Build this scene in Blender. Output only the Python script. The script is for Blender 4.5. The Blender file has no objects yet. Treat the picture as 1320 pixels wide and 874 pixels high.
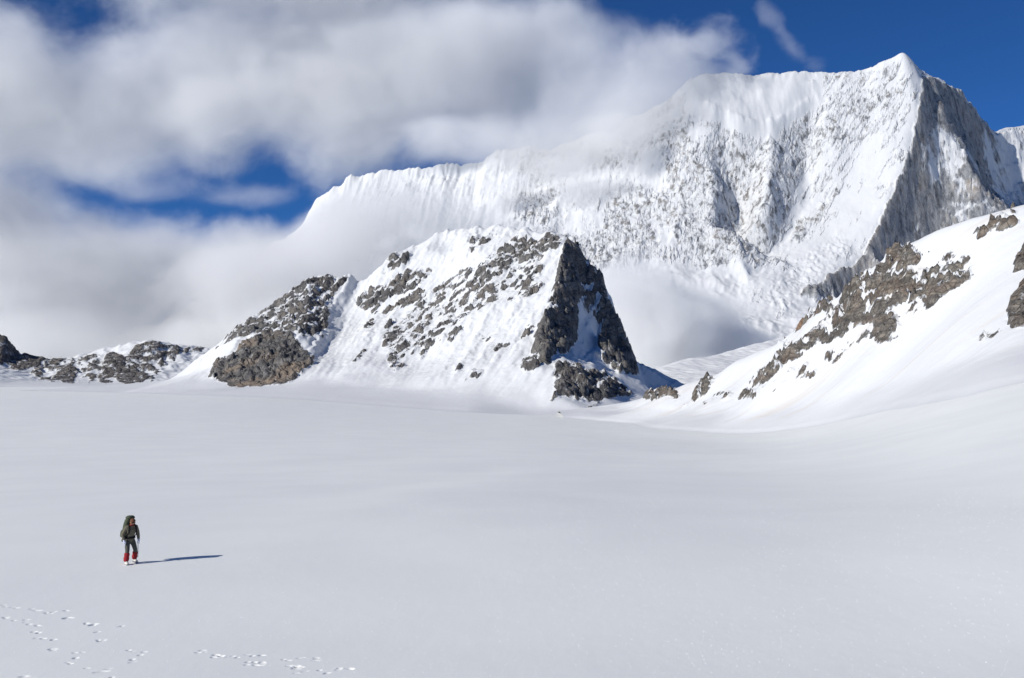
import bpy, bmesh, math, random
import numpy as np
from mathutils import Vector, Matrix, Euler
from mathutils.geometry import delaunay_2d_cdt
scene = bpy.context.scene
COL = scene.collection
rng = np.random.default_rng(7)
random.seed(7)

# ------------------------------------------------------------------ camera
F = 1283.0                      # focal length in photo pixels (photo 1320 x 874), a 35 mm lens
CX, CY, HOR = 660.0, 437.0, 490.0
EYE = 6.6                       # metres above the snow at the walker's feet: the camera stands on a knoll
TH = math.atan((HOR - CY) / F)
cT, sT = math.cos(TH), math.sin(TH)

def W(px, py, d):
    """world point seen at pixel (px,py), d metres ahead"""
    v = (CY - py) / F
    u = (px - CX) / F
    k = d / (cT - sT * v)
    return np.array((u * k, d, EYE + (sT + cT * v) * k))

def PROJ(x, y, z):
    fz = y * cT + (z - EYE) * sT
    up = -y * sT + (z - EYE) * cT
    fz = np.maximum(fz, 1e-3)
    return CX + F * x / fz, CY - F * up / fz

cam_d = bpy.data.cameras.new('camera')
cam = bpy.data.objects.new('camera', cam_d)
COL.objects.link(cam)
cam_d.sensor_width = 36.0
cam_d.lens = 36.0 * F / 1320.0
cam_d.clip_start = 0.1
cam_d.clip_end = 60000
cam.location = (0, 0, EYE)
cam.rotation_euler = (math.pi / 2 + TH, 0, 0)
scene.camera = cam

# ------------------------------------------------------------------ noise
_perm = np.random.default_rng(3).permutation(256).astype(np.int64)
_perm = np.concatenate([_perm, _perm, _perm])
_g2 = np.stack([np.cos(np.arange(256) * 2 * np.pi / 256), np.sin(np.arange(256) * 2 * np.pi / 256)], 1)
_g3 = np.random.default_rng(5).normal(size=(256, 3)); _g3 /= np.linalg.norm(_g3, axis=1)[:, None]

def n2(x, y):
    xi = np.floor(x).astype(np.int64); yi = np.floor(y).astype(np.int64)
    xf = x - xi; yf = y - yi
    xi &= 255; yi &= 255
    u = xf * xf * xf * (xf * (xf * 6 - 15) + 10); v = yf * yf * yf * (yf * (yf * 6 - 15) + 10)
    def g(a, b, dx, dy):
        q = _g2[_perm[_perm[a] + b]]
        return q[..., 0] * dx + q[..., 1] * dy
    a = g(xi, yi, xf, yf); b = g(xi + 1, yi, xf - 1, yf)
    c = g(xi, yi + 1, xf, yf - 1); d = g(xi + 1, yi + 1, xf - 1, yf - 1)
    a = a + u * (b - a); c = c + u * (d - c)
    return (a + v * (c - a)) * 1.5

def n3(x, y, z):
    xi = np.floor(x).astype(np.int64); yi = np.floor(y).astype(np.int64); zi = np.floor(z).astype(np.int64)
    xf = x - xi; yf = y - yi; zf = z - zi
    xi &= 255; yi &= 255; zi &= 255
    u = xf * xf * (3 - 2 * xf); v = yf * yf * (3 - 2 * yf); w = zf * zf * (3 - 2 * zf)
    def g(i, j, k):
        q = _g3[_perm[_perm[_perm[xi + i] + yi + j] + zi + k]]
        return q[..., 0] * (xf - i) + q[..., 1] * (yf - j) + q[..., 2] * (zf - k)
    def l(a, b, t): return a + t * (b - a)
    return 1.4 * l(l(l(g(0,0,0), g(1,0,0), u), l(g(0,1,0), g(1,1,0), u), v),
                   l(l(g(0,0,1), g(1,0,1), u), l(g(0,1,1), g(1,1,1), u), v), w)

def fbm2(x, y, o=5, gain=.5, ridged=False):
    s = 0; a = 1; t = 0
    for i in range(o):
        n = n2(x + 17.3 * i, y - 9.1 * i)
        if ridged: n = 1 - 2 * np.abs(n)
        s = s + a * n; t += a; a *= gain; x = x * 2.03; y = y * 2.03
    return s / t

def fbm3(x, y, z, o=4, gain=.5, ridged=False):
    s = 0; a = 1; t = 0
    for i in range(o):
        n = n3(x + 17.3 * i, y - 9.1 * i, z + 3.7 * i)
        if ridged: n = 1 - 2 * np.abs(n)
        s = s + a * n; t += a; a *= gain; x = x * 2.03; y = y * 2.03; z = z * 2.03
    return s / t

def sstep(a, b, x):
    t = np.clip((x - a) / (b - a), 0, 1)
    return t * t * (3 - 2 * t)

def smax(a, b, k):
    h = np.clip(.5 + .5 * (a - b) / k, 0, 1)
    return b + (a - b) * h + k * h * (1 - h)

def blur(A, r, n=2):
    for _ in range(n):
        for ax in (0, 1):
            P = np.concatenate([np.repeat(np.take(A, [0], ax), r + 1, ax), A, np.repeat(np.take(A, [-1], ax), r, ax)], ax)
            c = np.cumsum(P, ax)
            k = A.shape[ax]
            A = (np.take(c, np.arange(2 * r + 1, 2 * r + 1 + k), ax) - np.take(c, np.arange(0, k), ax)) / (2 * r + 1)
    return A

def poly_sd(px, py, poly):
    """signed distance in pixels to a polygon, positive inside"""
    P = np.array(poly, float); n = len(P)
    d2 = np.full(px.shape, 1e18); inside = np.zeros(px.shape, bool)
    for i in range(n):
        ax, ay = P[i]; bx, by = P[(i + 1) % n]
        ex, ey = bx - ax, by - ay
        wx, wy = px - ax, py - ay
        t = np.clip((wx * ex + wy * ey) / (ex * ex + ey * ey + 1e-9), 0, 1)
        d2 = np.minimum(d2, (wx - ex * t) ** 2 + (wy - ey * t) ** 2)
        c = ((ay <= py) != (by <= py)) & (px < ax + (py - ay) * ex / (ey if abs(ey) > 1e-9 else 1e-9))
        inside ^= c
    d = np.sqrt(d2)
    return np.where(inside, d, -d)

# ------------------------------------------------------------------ tags
def tag(o, label=None, cat=None, group=None, kind=None):
    if label: o['label'] = label
    if cat: o['category'] = cat
    if group: o['group'] = group
    if kind: o['kind'] = kind
    return o

# ------------------------------------------------------------------ ground height
GC = []
def _gc(px, pairs):
    for d, py in pairs: GC.append((math.atan((px - CX) / F), math.log(d), (py - HOR) / F))
_gc(-150, [(22,874),(36,727),(100,616),(200,576),(300,555),(500,530),(800,513),(1200,504),(2000,498),(5000,493)])
_gc(100,  [(22,874),(36,727),(100,615),(200,574),(300,553),(500,530),(800,514),(1200,505),(2000,498),(5000,493)])
_gc(380,  [(22,874),(36,727),(100,613),(200,574),(300,556),(500,537),(800,521),(1100,511),(2000,503),(5000,496)])
_gc(660,  [(22,872),(36,725),(100,612),(200,577),(300,563),(500,549),(800,536),(1200,526),(2000,512),(5000,500)])
_gc(840,  [(22,870),(36,724),(100,612),(200,580),(300,568),(500,554),(800,540),(1200,528),(2000,512),(5000,500)])
_gc(1000, [(22,866),(36,722),(100,610),(200,577),(300,566),(480,553),(800,543),(2000,512),(5000,500)])
_gc(1160, [(22,862),(36,715),(100,594),(200,545),(330,521),(800,518),(2000,508),(5000,500)])
_gc(1320, [(22,856),(36,704),(60,620),(100,562),(150,520),(230,493),(800,500),(2000,500),(5000,497)])
_gc(1470, [(22,852),(36,696),(60,600),(100,540),(150,500),(230,478),(800,490),(2000,497),(5000,497)])
GC = np.array(GC)
def _phi(r): return np.where(r > 1e-9, r * r * np.log(np.maximum(r, 1e-9)), 0.0)
_gs = np.array([2.2, 1.0])
_gx = GC[:, :2] * _gs
_K = _phi(np.linalg.norm(_gx[:, None] - _gx[None], axis=2)) + 2e-3 * np.eye(len(_gx))
_Pm = np.concatenate([np.ones((len(_gx), 1)), _gx], 1)
_A = np.block([[_K, _Pm], [_Pm.T, np.zeros((3, 3))]])
_wts = np.linalg.solve(_A, np.concatenate([GC[:, 2], np.zeros(3)]))

def ground0(x, y):
    r = np.sqrt(x * x + y * y) + 1e-6
    ph = np.clip(np.arctan2(x, y), -.56, .56) * _gs[0]
    lr = np.log(np.clip(r, 22, 5000))
    s = _wts[-3] + _wts[-2] * ph + _wts[-1] * lr
    for i in range(len(_gx)):
        dx = ph - _gx[i, 0]; dy = lr - _gx[i, 1]
        d2 = dx * dx + dy * dy
        s = s + _wts[i] * .5 * d2 * np.log(np.maximum(d2, 1e-12))
    z = EYE - s * np.clip(r, 22, 5000)
    return z

_GRX = np.linspace(-.56, .56, 160); _GRL = np.linspace(math.log(22), math.log(5000), 260)
_gp, _gl = np.meshgrid(_GRX, _GRL)
_GT = ground0(np.sin(_gp) * np.exp(_gl), np.cos(_gp) * np.exp(_gl)) - EYE
_GT = _GT / np.exp(_gl)                     # a table of slopes: quick to look up
def ground(x, y):
    r = np.sqrt(x * x + y * y) + 1e-6
    ph = np.clip(np.arctan2(x, y), -.5599, .5599); lr = np.log(np.clip(r, 22.01, 4990))
    fx = (ph + .56) / 1.12 * 159; fy = (lr - math.log(22)) / (math.log(5000) - math.log(22)) * 259
    ix = np.clip(fx.astype(int), 0, 158); iy = np.clip(fy.astype(int), 0, 258)
    u = fx - ix; v = fy - iy
    s = (_GT[iy, ix] * (1 - u) + _GT[iy, ix + 1] * u) * (1 - v) + (_GT[iy + 1, ix] * (1 - u) + _GT[iy + 1, ix + 1] * u) * v
    z = EYE + s * np.clip(r, 22, 5000)
    rr = np.clip(r, 22, 1e9)
    wob = np.where(r > 60, 1, .35)
    z = z + .05 * n2(x / 23 + 3, y / 30) * np.clip(r / 40, .5, 3) + .02 * n2(x / 5.1, y / 7.3 + 8) + .25 * sstep(80, 400, r) * n2(x / 90, y / 120)
    # the wind-packed low crest that runs from the walker to the middle distance
    sx, sy = .199, .980                       # unit vector along it, from (-13, 42) to (2.8, 120)
    al = (x + 13) * sx + (y - 42) * sy; ac = (x + 13) * sy - (y - 42) * sx
    z = z + .22 * sstep(-5, 4, ac) * (1 - sstep(4, 30, ac)) * sstep(-6, 14, al) * (1 - sstep(60, 110, al))
    # the knoll under the camera
    z = z + 5.1 * np.exp(-(r / 8.5) ** 2) * (1 - sstep(12, 22, r))
    return z
# ------------------------------------------------------------------ terrain tools
def tin(pts, X, Y, chains=()):
    """linear interpolation of control points over a regular grid (X along axis 1, Y along axis 0)"""
    V = np.array(pts)
    vs = [Vector((p[0], p[1])) for p in V]
    ed = []
    for ch in chains:
        ix = [int(np.argmin(np.abs(V[:, :2] - np.array(p)[:2]).sum(1))) for p in ch]
        ed += list(zip(ix[:-1], ix[1:]))
    ov, oe, of, ivs, ies, ifs = delaunay_2d_cdt(vs, ed, [], 0, 1e-3)
    zz = np.array([V[i[0]][2] if len(i) else 0 for i in ivs]); pv = np.array([(v.x, v.y) for v in ov])
    Z = np.full((len(Y), len(X)), np.nan)
    dx = X[1] - X[0]; dy = Y[1] - Y[0]
    for f in of:
        for k in range(1, len(f) - 1):
            t = [f[0], f[k], f[k + 1]]
            p = pv[t]; z = zz[t]
            i0 = max(0, int((p[:, 0].min() - X[0]) / dx)); i1 = min(len(X), int((p[:, 0].max() - X[0]) / dx) + 2)
            j0 = max(0, int((p[:, 1].min() - Y[0]) / dy)); j1 = min(len(Y), int((p[:, 1].max() - Y[0]) / dy) + 2)
            if i0 >= i1 or j0 >= j1: continue
            gx, gy = np.meshgrid(X[i0:i1], Y[j0:j1])
            d = (p[1,1]-p[2,1])*(p[0,0]-p[2,0]) + (p[2,0]-p[1,0])*(p[0,1]-p[2,1])
            if abs(d) < 1e-9: continue
            a = ((p[1,1]-p[2,1])*(gx-p[2,0]) + (p[2,0]-p[1,0])*(gy-p[2,1])) / d
            b = ((p[2,1]-p[0,1])*(gx-p[2,0]) + (p[0,0]-p[2,0])*(gy-p[2,1])) / d
            c = 1 - a - b
            m = (a >= -1e-6) & (b >= -1e-6) & (c >= -1e-6)
            Z[j0:j1, i0:i1][m] = (a * z[0] + b * z[1] + c * z[2])[m]
    return np.nan_to_num(Z, nan=-300.0)

def erode(Z, cell, n, steps, batches, seed=1, er=.25, dep=.25, cap_k=3.0, mask=None, inertia=.15):
    """water droplets run down the grid and carve gullies"""
    r = np.random.default_rng(seed)
    H = (Z / cell).ravel().copy(); ny, nx = Z.shape
    mk = None if mask is None else mask.ravel()
    for b in range(batches):
        x = r.uniform(1, nx - 2.01, n); y = r.uniform(1, ny - 2.01, n)
        dx = np.zeros(n); dy = np.zeros(n); sp = np.ones(n); wa = np.ones(n); se = np.zeros(n)
        for s in range(steps):
            ix = x.astype(np.int64); iy = y.astype(np.int64); u = x - ix; v = y - iy
            k = iy * nx + ix
            h00 = H[k]; h10 = H[k + 1]; h01 = H[k + nx]; h11 = H[k + nx + 1]
            gx = (h10 - h00) * (1 - v) + (h11 - h01) * v
            gy = (h01 - h00) * (1 - u) + (h11 - h10) * u
            h = (h00 * (1 - u) + h10 * u) * (1 - v) + (h01 * (1 - u) + h11 * u) * v
            dx = dx * inertia - gx * (1 - inertia); dy = dy * inertia - gy * (1 - inertia)
            L = np.sqrt(dx * dx + dy * dy) + 1e-9
            dx /= L; dy /= L
            x2 = np.clip(x + dx, 1, nx - 2.01); y2 = np.clip(y + dy, 1, ny - 2.01)
            jx = x2.astype(np.int64); jy = y2.astype(np.int64); uu = x2 - jx; vv = y2 - jy
            kk = jy * nx + jx
            hn = (H[kk] * (1 - uu) + H[kk + 1] * uu) * (1 - vv) + (H[kk + nx] * (1 - uu) + H[kk + nx + 1] * uu) * vv
            dh = hn - h
            cap = np.clip(-dh, .01, .9) * np.minimum(sp, 4) * wa * cap_k
            up = dh > 0
            depo = np.where(up, np.minimum(dh, se), np.where(se > cap, (se - cap) * dep, 0))
            ero = np.where(up | (se > cap), 0, np.minimum((cap - se) * er, np.clip(-dh, 0, .35)))
            if mk is not None: ero = ero * mk[k]
            q = depo - ero
            se = se - q
            w0 = (1 - u) * (1 - v); w1 = u * (1 - v); w2 = (1 - u) * v; w3 = u * v
            H += (np.bincount(k, q * w0, H.size) + np.bincount(k + 1, q * w1, H.size)
                  + np.bincount(k + nx, q * w2, H.size) + np.bincount(k + nx + 1, q * w3, H.size))
            sp = np.sqrt(np.clip(sp * sp - dh * 2, .05, 16)); wa *= .985
            x, y = x2, y2
    return (H.reshape(ny, nx)) * cell

def _h(i, j, k, n):
    return _perm[_perm[_perm[(i & 255)] + (j & 255)] + (k & 255)] / 255.0 if n == 0 else _perm[_perm[_perm[(i + 31 * n) & 255] + ((j + 17 * n) & 255)] + ((k + 7 * n) & 255)] / 255.0
def blocks(x, y, z, s):
    """broken rock: every jittered cell is a tilted facet of its own"""
    x = x / s; y = y / s; z = z / s
    xi = np.floor(x).astype(np.int64); yi = np.floor(y).astype(np.int64); zi = np.floor(z).astype(np.int64)
    best = np.full(x.shape, 1e9); out = np.zeros(x.shape)
    for i in (-1, 0, 1):
        for j in (-1, 0, 1):
            for k in (-1, 0, 1):
                a, b, c = xi + i, yi + j, zi + k
                dx = x - a - _h(a, b, c, 0); dy = y - b - _h(a, b, c, 1); dz = z - c - _h(a, b, c, 2)
                d = dx * dx + dy * dy + dz * dz
                m = d < best
                v = (_h(a, b, c, 3) - .5) * 1.1 + dx * (_h(a, b, c, 4) - .5) * 1.6 + dy * (_h(a, b, c, 5) - .5) * 1.6 + dz * (_h(a, b, c, 6) - .5) * 1.2
                best = np.where(m, d, best); out = np.where(m, v, out)
    return out

def on(mask, fn, *arr):
    r = np.zeros(mask.shape)
    if mask.any(): r[mask] = fn(*[a[mask] for a in arr])
    return r

def relief_steepness(Z, c, r):
    """how much steeper a spot is than its surroundings: ledges hold snow, risers shed it"""
    gx, gy = grads(Z, c); s = np.sqrt(gx * gx + gy * gy)
    return s - blur(s, r, 2)

def settle(G, Z, k, off):
    """the mountain meets the plain in a smooth fan and dips under it all round its edge"""
    t = smax(G - off, Z, k)
    return (G - off) + (t - (G - off)) * sstep(-.75, -.25, (Z - G) / k)

def grads(Z, c):
    gy, gx = np.gradient(Z, c)
    return gx, gy

def grid_mesh(name, X, Y, Z, keep, attrs, mats, mat_index=None):
    ny, nx = Z.shape
    gx, gy = np.meshgrid(X, Y)
    kq = keep[:-1, :-1] | keep[1:, :-1] | keep[:-1, 1:] | keep[1:, 1:]
    j, i = np.nonzero(kq)
    q = np.stack([j * nx + i, j * nx + i + 1, (j + 1) * nx + i + 1, (j + 1) * nx + i], 1)
    return raw_mesh(name, np.stack([gx.ravel(), gy.ravel(), Z.ravel()], 1), q, {k: v.ravel() for k, v in attrs.items()}, mats)

def raw_mesh(name, V, q, attrs, mats):
    used = np.zeros(len(V), bool); used[q.ravel()] = True
    idx = np.cumsum(used) - 1
    q = idx[q]; V = V[used]
    me = bpy.data.meshes.new(name)
    me.vertices.add(len(V)); me.vertices.foreach_set('co', V.astype(np.float32).ravel())
    nl = q.size; nf = len(q); kk = q.shape[1]
    me.loops.add(nl); me.loops.foreach_set('vertex_index', q.astype(np.int32).ravel())
    me.polygons.add(nf); me.polygons.foreach_set('loop_start', np.arange(0, nl, kk, dtype=np.int32))
    me.polygons.foreach_set('use_smooth', np.ones(nf, bool))
    for k, v in attrs.items():
        a = me.attributes.new(k, 'FLOAT', 'POINT'); a.data.foreach_set('value', v[used].astype(np.float32))
    me.update(calc_edges=True); me.validate()
    for m in mats: me.materials.append(m)
    o = bpy.data.objects.new(name, me); COL.objects.link(o)
    return o

# ------------------------------------------------------------------ node helper
class NT:
    def __init__(s, tree): s.t = tree; s.n = tree.nodes; s.l = tree.links
    def new(s, typ, **kw):
        n = s.n.new(typ)
        for k, v in kw.items(): setattr(n, k, v)
        return n
    def put(s, sock, v):
        if hasattr(v, 'is_linked') or isinstance(v, bpy.types.NodeSocket): s.l.new(v, sock)
        elif v is not None: sock.default_value = v
    def math(s, op, a, b=None, c=None, clamp=False):
        n = s.new('ShaderNodeMath', operation=op, use_clamp=clamp)
        s.put(n.inputs[0], a); s.put(n.inputs[1], b)
        if c is not None: s.put(n.inputs[2], c)
        return n.outputs[0]
    def vmath(s, op, a, b=None, out=0):
        n = s.new('ShaderNodeVectorMath', operation=op)
        s.put(n.inputs[0], a)
        if b is not None:
            if op == 'SCALE': s.put(n.inputs['Scale'], b)
            else: s.put(n.inputs[1], b)
        return n.outputs[out]
    def noise(s, vec, scale, detail=4, rough=.5, lac=2.0, dist=0, col=False):
        n = s.new('ShaderNodeTexNoise')
        s.put(n.inputs['Vector'], vec)
        n.inputs['Scale'].default_value = scale; n.inputs['Detail'].default_value = detail
        n.inputs['Roughness'].default_value = rough; n.inputs['Lacunarity'].default_value = lac; n.inputs['Distortion'].default_value = dist
        return n.outputs[1 if col else 0]
    def vor(s, vec, scale, feature='F1', out=0, rnd=1.0):
        n = s.new('ShaderNodeTexVoronoi', feature=feature)
        s.put(n.inputs['Vector'], vec); n.inputs['Scale'].default_value = scale; n.inputs['Randomness'].default_value = rnd
        return n.outputs[out]
    def mr(s, v, a, b, c=0, d=1, smooth=True):
        n = s.new('ShaderNodeMapRange', interpolation_type='SMOOTHSTEP' if smooth else 'LINEAR')
        s.put(n.inputs[0], v)
        for i, q in enumerate((a, b, c, d)): s.put(n.inputs[i + 1], q)
        return n.outputs[0]
    def mix(s, f, a, b, mode='MIX'):
        n = s.new('ShaderNodeMix', data_type='RGBA', blend_type=mode)
        s.put(n.inputs[0], f); s.put(n.inputs[6], a if not isinstance(a, tuple) else (*a, 1)[:4]); s.put(n.inputs[7], b if not isinstance(b, tuple) else (*b, 1)[:4])
        return n.outputs[2]
    def attr(s, name):
        n = s.new('ShaderNodeAttribute', attribute_name=name); return n.outputs['Fac']
    def pos(s): return s.new('ShaderNodeNewGeometry').outputs['Position']
    def scalev(s, v, xyz):
        return s.vmath('MULTIPLY', v, xyz)

def new_mat(name):
    m = bpy.data.materials.new(name); m.use_nodes = True
    m.node_tree.nodes.clear()
    return m, NT(m.node_tree)

def terrain_mat(name, u, rock_a, rock_b, rust, snow=(.735, .745, .75), strata=(0, .25, .97), edge=.10, bump=1.0, tint=0.0, dust=0.0, cracks=.5, sbump=.25):
    """snow over rock; u = size in metres of one photo pixel there; attribute 'rock' says where rock shows"""
    m, N = new_mat(name)
    p = N.pos()
    rk = N.attr('rock')
    fine = N.noise(p, 1 / (u * 5), 5, .65)
    f = N.math('ADD', rk, N.math('MULTIPLY', N.math('SUBTRACT', fine, .5), .55))
    fac = N.mr(f, .5 - edge, .5 + edge)
    # rock colour: strata, blotches, cracks
    big = N.noise(N.scalev(p, (1, 1, 1.6)), 1 / (u * 40), 4, .6)
    med = N.noise(p, 1 / (u * 9), 6, .7)
    d = N.vmath('DOT_PRODUCT', p, strata, out=1)
    band = N.noise(N.new('ShaderNodeCombineXYZ').outputs[0], 1, 0)
    cmb = N.new('ShaderNodeCombineXYZ'); N.put(cmb.inputs[0], d)
    N.put(cmb.inputs[1], N.math('MULTIPLY', N.noise(p, 1 / (u * 60), 2), u * 14))
    band = N.noise(cmb.outputs[0], 1 / (u * 7), 4, .6)
    c = N.mix(N.mr(med, .35, .66), rock_a, rock_b)
    c = N.mix(N.mr(band, .40, .60, 0, .7), c, tuple(x * .55 for x in rock_a))
    c = N.mix(N.math('MULTIPLY', N.mr(big, .44, .62), N.attr('rust')), c, rust)
    crack = N.vor(N.vmath('ADD', p, N.vmath('SCALE', N.noise(p, 1 / (u * 12), 3, col=True), u * 10)), 1 / (u * 9), 'DISTANCE_TO_EDGE')
    c = N.mix(N.mr(crack, 0, .10, cracks, 0), c, tuple(x * .45 for x in rock_a))
    # dusting of snow caught on the rock
    if dust:
        dn = N.noise(N.scalev(p, (1, 1, .45)), 1 / (u * 6), 5, .7)
        c = N.mix(N.math('MULTIPLY', N.mr(dn, .66 - dust * .4, .80 - dust * .4), N.attr('dust')), c, snow)
    sn = N.mix(N.mr(N.noise(p, 1 / (u * 50), 4), .3, .7), snow, tuple(x * .965 for x in snow))
    if tint:
        sn = N.mix(N.math('MULTIPLY', N.attr('dirt'), tint), sn, (.66, .60, .52))
    col = N.mix(fac, sn, c)
    b1 = N.new('ShaderNodeBump'); b1.inputs['Strength'].default_value = 1.0; b1.inputs['Distance'].default_value = 1.0
    hr = N.math('ADD', N.math('MULTIPLY', med, u * 3.2 * bump), N.math('MULTIPLY', N.mr(crack, 0, .14), u * 1.6 * cracks * bump))
    hr = N.math('ADD', hr, N.math('MULTIPLY', band, u * 1.0 * bump))
    hs = N.math('ADD', N.math('MULTIPLY', N.noise(p, 1 / (u * 8), 3, .5), u * sbump), N.math('MULTIPLY', N.noise(p, 1 / (u * 2.2), 2, .5), u * .10))
    h = N.new('ShaderNodeMix', data_type='FLOAT'); N.put(h.inputs[0], fac); N.put(h.inputs[2], hs); N.put(h.inputs[3], N.math('ADD', hr, u * -.5))
    N.put(b1.inputs['Height'], h.outputs[0])
    bs = N.new('ShaderNodeBsdfPrincipled')
    N.put(bs.inputs['Base Color'], col); N.put(bs.inputs['Normal'], b1.outputs[0])
    bs.inputs['Roughness'].default_value = .75
    bs.inputs['Specular IOR Level'].default_value = .2
    o = N.new('ShaderNodeOutputMaterial'); N.l.new(bs.outputs[0], o.inputs[0])
    return m

def line_d(px, py, line):
    d = np.full(px.shape, 1e9)
    for (ax, ay), (bx, by) in zip(line[:-1], line[1:]):
        ex, ey = bx - ax, by - ay
        t = np.clip(((px - ax) * ex + (py - ay) * ey) / (ex * ex + ey * ey), 0, 1)
        d = np.minimum(d, np.hypot(px - ax - ex * t, py - ay - ey * t))
    return d

def rock_field(px, py, polys, soft=6):
    """highest of the listed outcrops: (polygon, strength)"""
    r = np.zeros(px.shape)
    for poly, s in polys:
        P = np.array(poly)
        m = (px > P[:,0].min()-30) & (px < P[:,0].max()+30) & (py > P[:,1].min()-30) & (py < P[:,1].max()+30)
        if not m.any(): continue
        d = poly_sd(px[m], py[m], poly)
        v = s * sstep(-soft, soft, d)
        r[m] = np.maximum(r[m], v)
    return r
def crop(poly, s, ox, oy): return [(ox + x / s, oy + y / s) for x, y in poly]
# ------------------------------------------------------------------ rock peak in the middle distance
def build_peak():
    w = lambda *a: tuple(W(*a))
    P = [w(215,492,1330), w(250,463,1360), (-420,1330,8), w(275,450,1300), w(310,422,1310), w(350,398,1330), w(385,372,1345), w(400,358,1350), w(440,354,1360),
         w(462,362,1370), w(490,347,1390), w(503,326,1390), w(530,317,1395), w(575,298,1390), w(640,289,1350), w(690,297,1300), w(733,301,1250),
         w(395,400,1280), w(384,432,1215), w(350,452,1195), w(320,452,1205), w(300,448,1230), w(283,470,1190), w(272,492,1140), w(290,507,1105), w(330,505,1105), w(360,501,1100), w(392,480,1130), w(405,452,1195),
         w(450,410,1310), w(425,455,1215), w(400,492,1110), w(380,507,1050),
         w(520,330,1360), w(560,400,1255), w(545,470,1120), w(520,505,1020), w(560,517,965), w(620,330,1280), w(640,385,1185), w(640,450,1070), w(600,455,1100), w(620,500,985), w(640,524,910),
         w(725,340,1190), w(715,380,1135), w(704,420,1080), w(694,450,1035), w(690,475,985), w(697,492,955), w(680,505,940), w(700,527,895),
         w(745,360,1235), w(744,316,1242), w(752,343,1249), w(773,352,1262), w(778,376,1270), w(792,396,1280), w(801,430,1290), w(820,470,1310), w(868,497,1340), w(905,506,1365),
         w(730,452,1075), w(712,508,915), w(735,477,960), w(762,482,985), w(790,496,1000), w(822,508,1020), w(760,530,885), w(800,524,940), w(860,520,1080),
         w(770,440,1150), w(790,475,1180), w(830,500,1180)]
    P += [(-520,1500,-20), (-350,1750,-60), (-150,1800,-60), (150,1750,-60), (330,1560,-50), (-700,1350,-30), (-650,1200,-30), (-440,1085,-30), (-345,990,-32), (-210,925,-36), (-70,840,-44), (60,790,-50), (190,850,-50), (330,1150,-50), (420,1400,-45), (0,1500,120), (-150,1530,110)]
    c = 1.5
    X = np.arange(-620, 400, c); Y = np.arange(830, 1640, c)
    Z = tin(P, X, Y)
    Z = blur(Z, 3, 2)
    gx, gy = np.meshgrid(X, Y)
    G = ground(gx, gy)
    px, py = PROJ(gx, gy, Z)
    C5 = lambda p: crop(p, 2.87, 400, 270); C7 = lambda p: crop(p, 2.87, 0, 330)
    polys = [
     (C5([(945,85),(965,95),(1000,170),(1040,235),(1075,235),(1100,340),(1150,440),(1215,610),(1150,612),(1080,560),(1062,480),(1080,425),(1030,395),(1000,330),(985,380),(985,470),(950,545),(905,545),(870,582),(820,530),(840,470),(860,420),(890,340),(915,250),(930,150)]), 1.0),
    
     (C5([(890,710),(905,650),(900,575),(990,575),(1030,610),(1090,600),(1190,690),(1090,700),(1050,715),(1010,712),(930,690)]), .85),
     (C5([(770,590),(800,550),(855,570),(845,595),(800,602)]), .8),
     (C5([(990,745),(1040,715),(1085,712),(1020,750)]), .7),
     (C5([(285,215),(298,155),(325,170),(372,160),(350,195),(310,225),(270,240)]), .75),
     (C5([(160,345),(190,310),(280,285),(330,228),(445,225),(450,250),(380,300),(300,322),(250,370),(215,378),(170,355)]), .66),
     (C5([(190,455),(240,380),(330,345),(400,300),(425,310),(420,345),(330,370),(250,400),(215,462)]), .55),
     (C5([(580,150),(600,110),(700,85),(640,140),(600,160)]), .55),
     (C5([(590,245),(620,200),(700,190),(760,120),(800,110),(850,120),(880,95),(945,88),(930,150),(865,165),(820,195),(760,190),(720,240),(650,275)]), .6),
     (C5([(640,180),(700,140),(790,110),(820,130),(700,185)]), .52),
     (C5([(800,290),(840,270),(880,280),(820,310)]), .55),
     (C5([(400,340),(600,200),(860,150),(850,330),(640,360),(480,480),(300,600),(260,480)]), .42),
     (C5([(450,320),(520,265),(560,280),(640,310),(590,335),(470,330)]), .46),
     (C5([(495,470),(530,445),(575,450),(520,490)]), .55), (C5([(625,480),(660,455),(690,470),(640,490)]), .5),
     (C5([(400,540),(440,480),(475,490),(410,555)]), .55), (C5([(305,590),(335,570),(360,580),(320,602)]), .55),
     (C5([(678,525),(700,505),(740,505),(690,535)]), .6), (C5([(535,600),(548,578),(572,590),(545,605)]), .6),
     (C5([(570,640),(600,605),(655,595),(620,630)]), .6), (C5([(270,445),(300,410),(340,420),(290,455)]), .5), (C5([(160,570),(190,520),(220,530),(180,570)]), .45),
     (C5([(760,480),(820,440),(880,420),(860,470),(800,490)]), .42),
     (C7([(778,450),(800,385),(850,375),(915,320),(1000,280),(1080,290),(1115,350),(1172,380),(1110,430),(1075,470),(960,497),(860,508),(830,480)]), .95),
     (C7([(1090,370),(1172,375),(1110,440),(1075,440)]), .55),
     (C7([(800,335),(850,275),(935,235),(1000,185),(1080,125),(1170,78),(1190,64),(1240,66),(1285,90),(1240,150),(1210,240),(1160,310),(1090,290),(1000,275),(930,300),(870,320)]), .56),
     (C7([(1140,110),(1190,75),(1170,130),(1150,135)]), .85),
     (C7([(1150,230),(1175,235),(1215,220),(1210,250),(1190,300),(1110,310),(1110,280)]), .62),
     (C7([(1000,190),(1100,130),(1150,110),(1120,145),(1000,230)]), .25),
    ]
    rk = rock_field(px, py, polys, 5)
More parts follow.
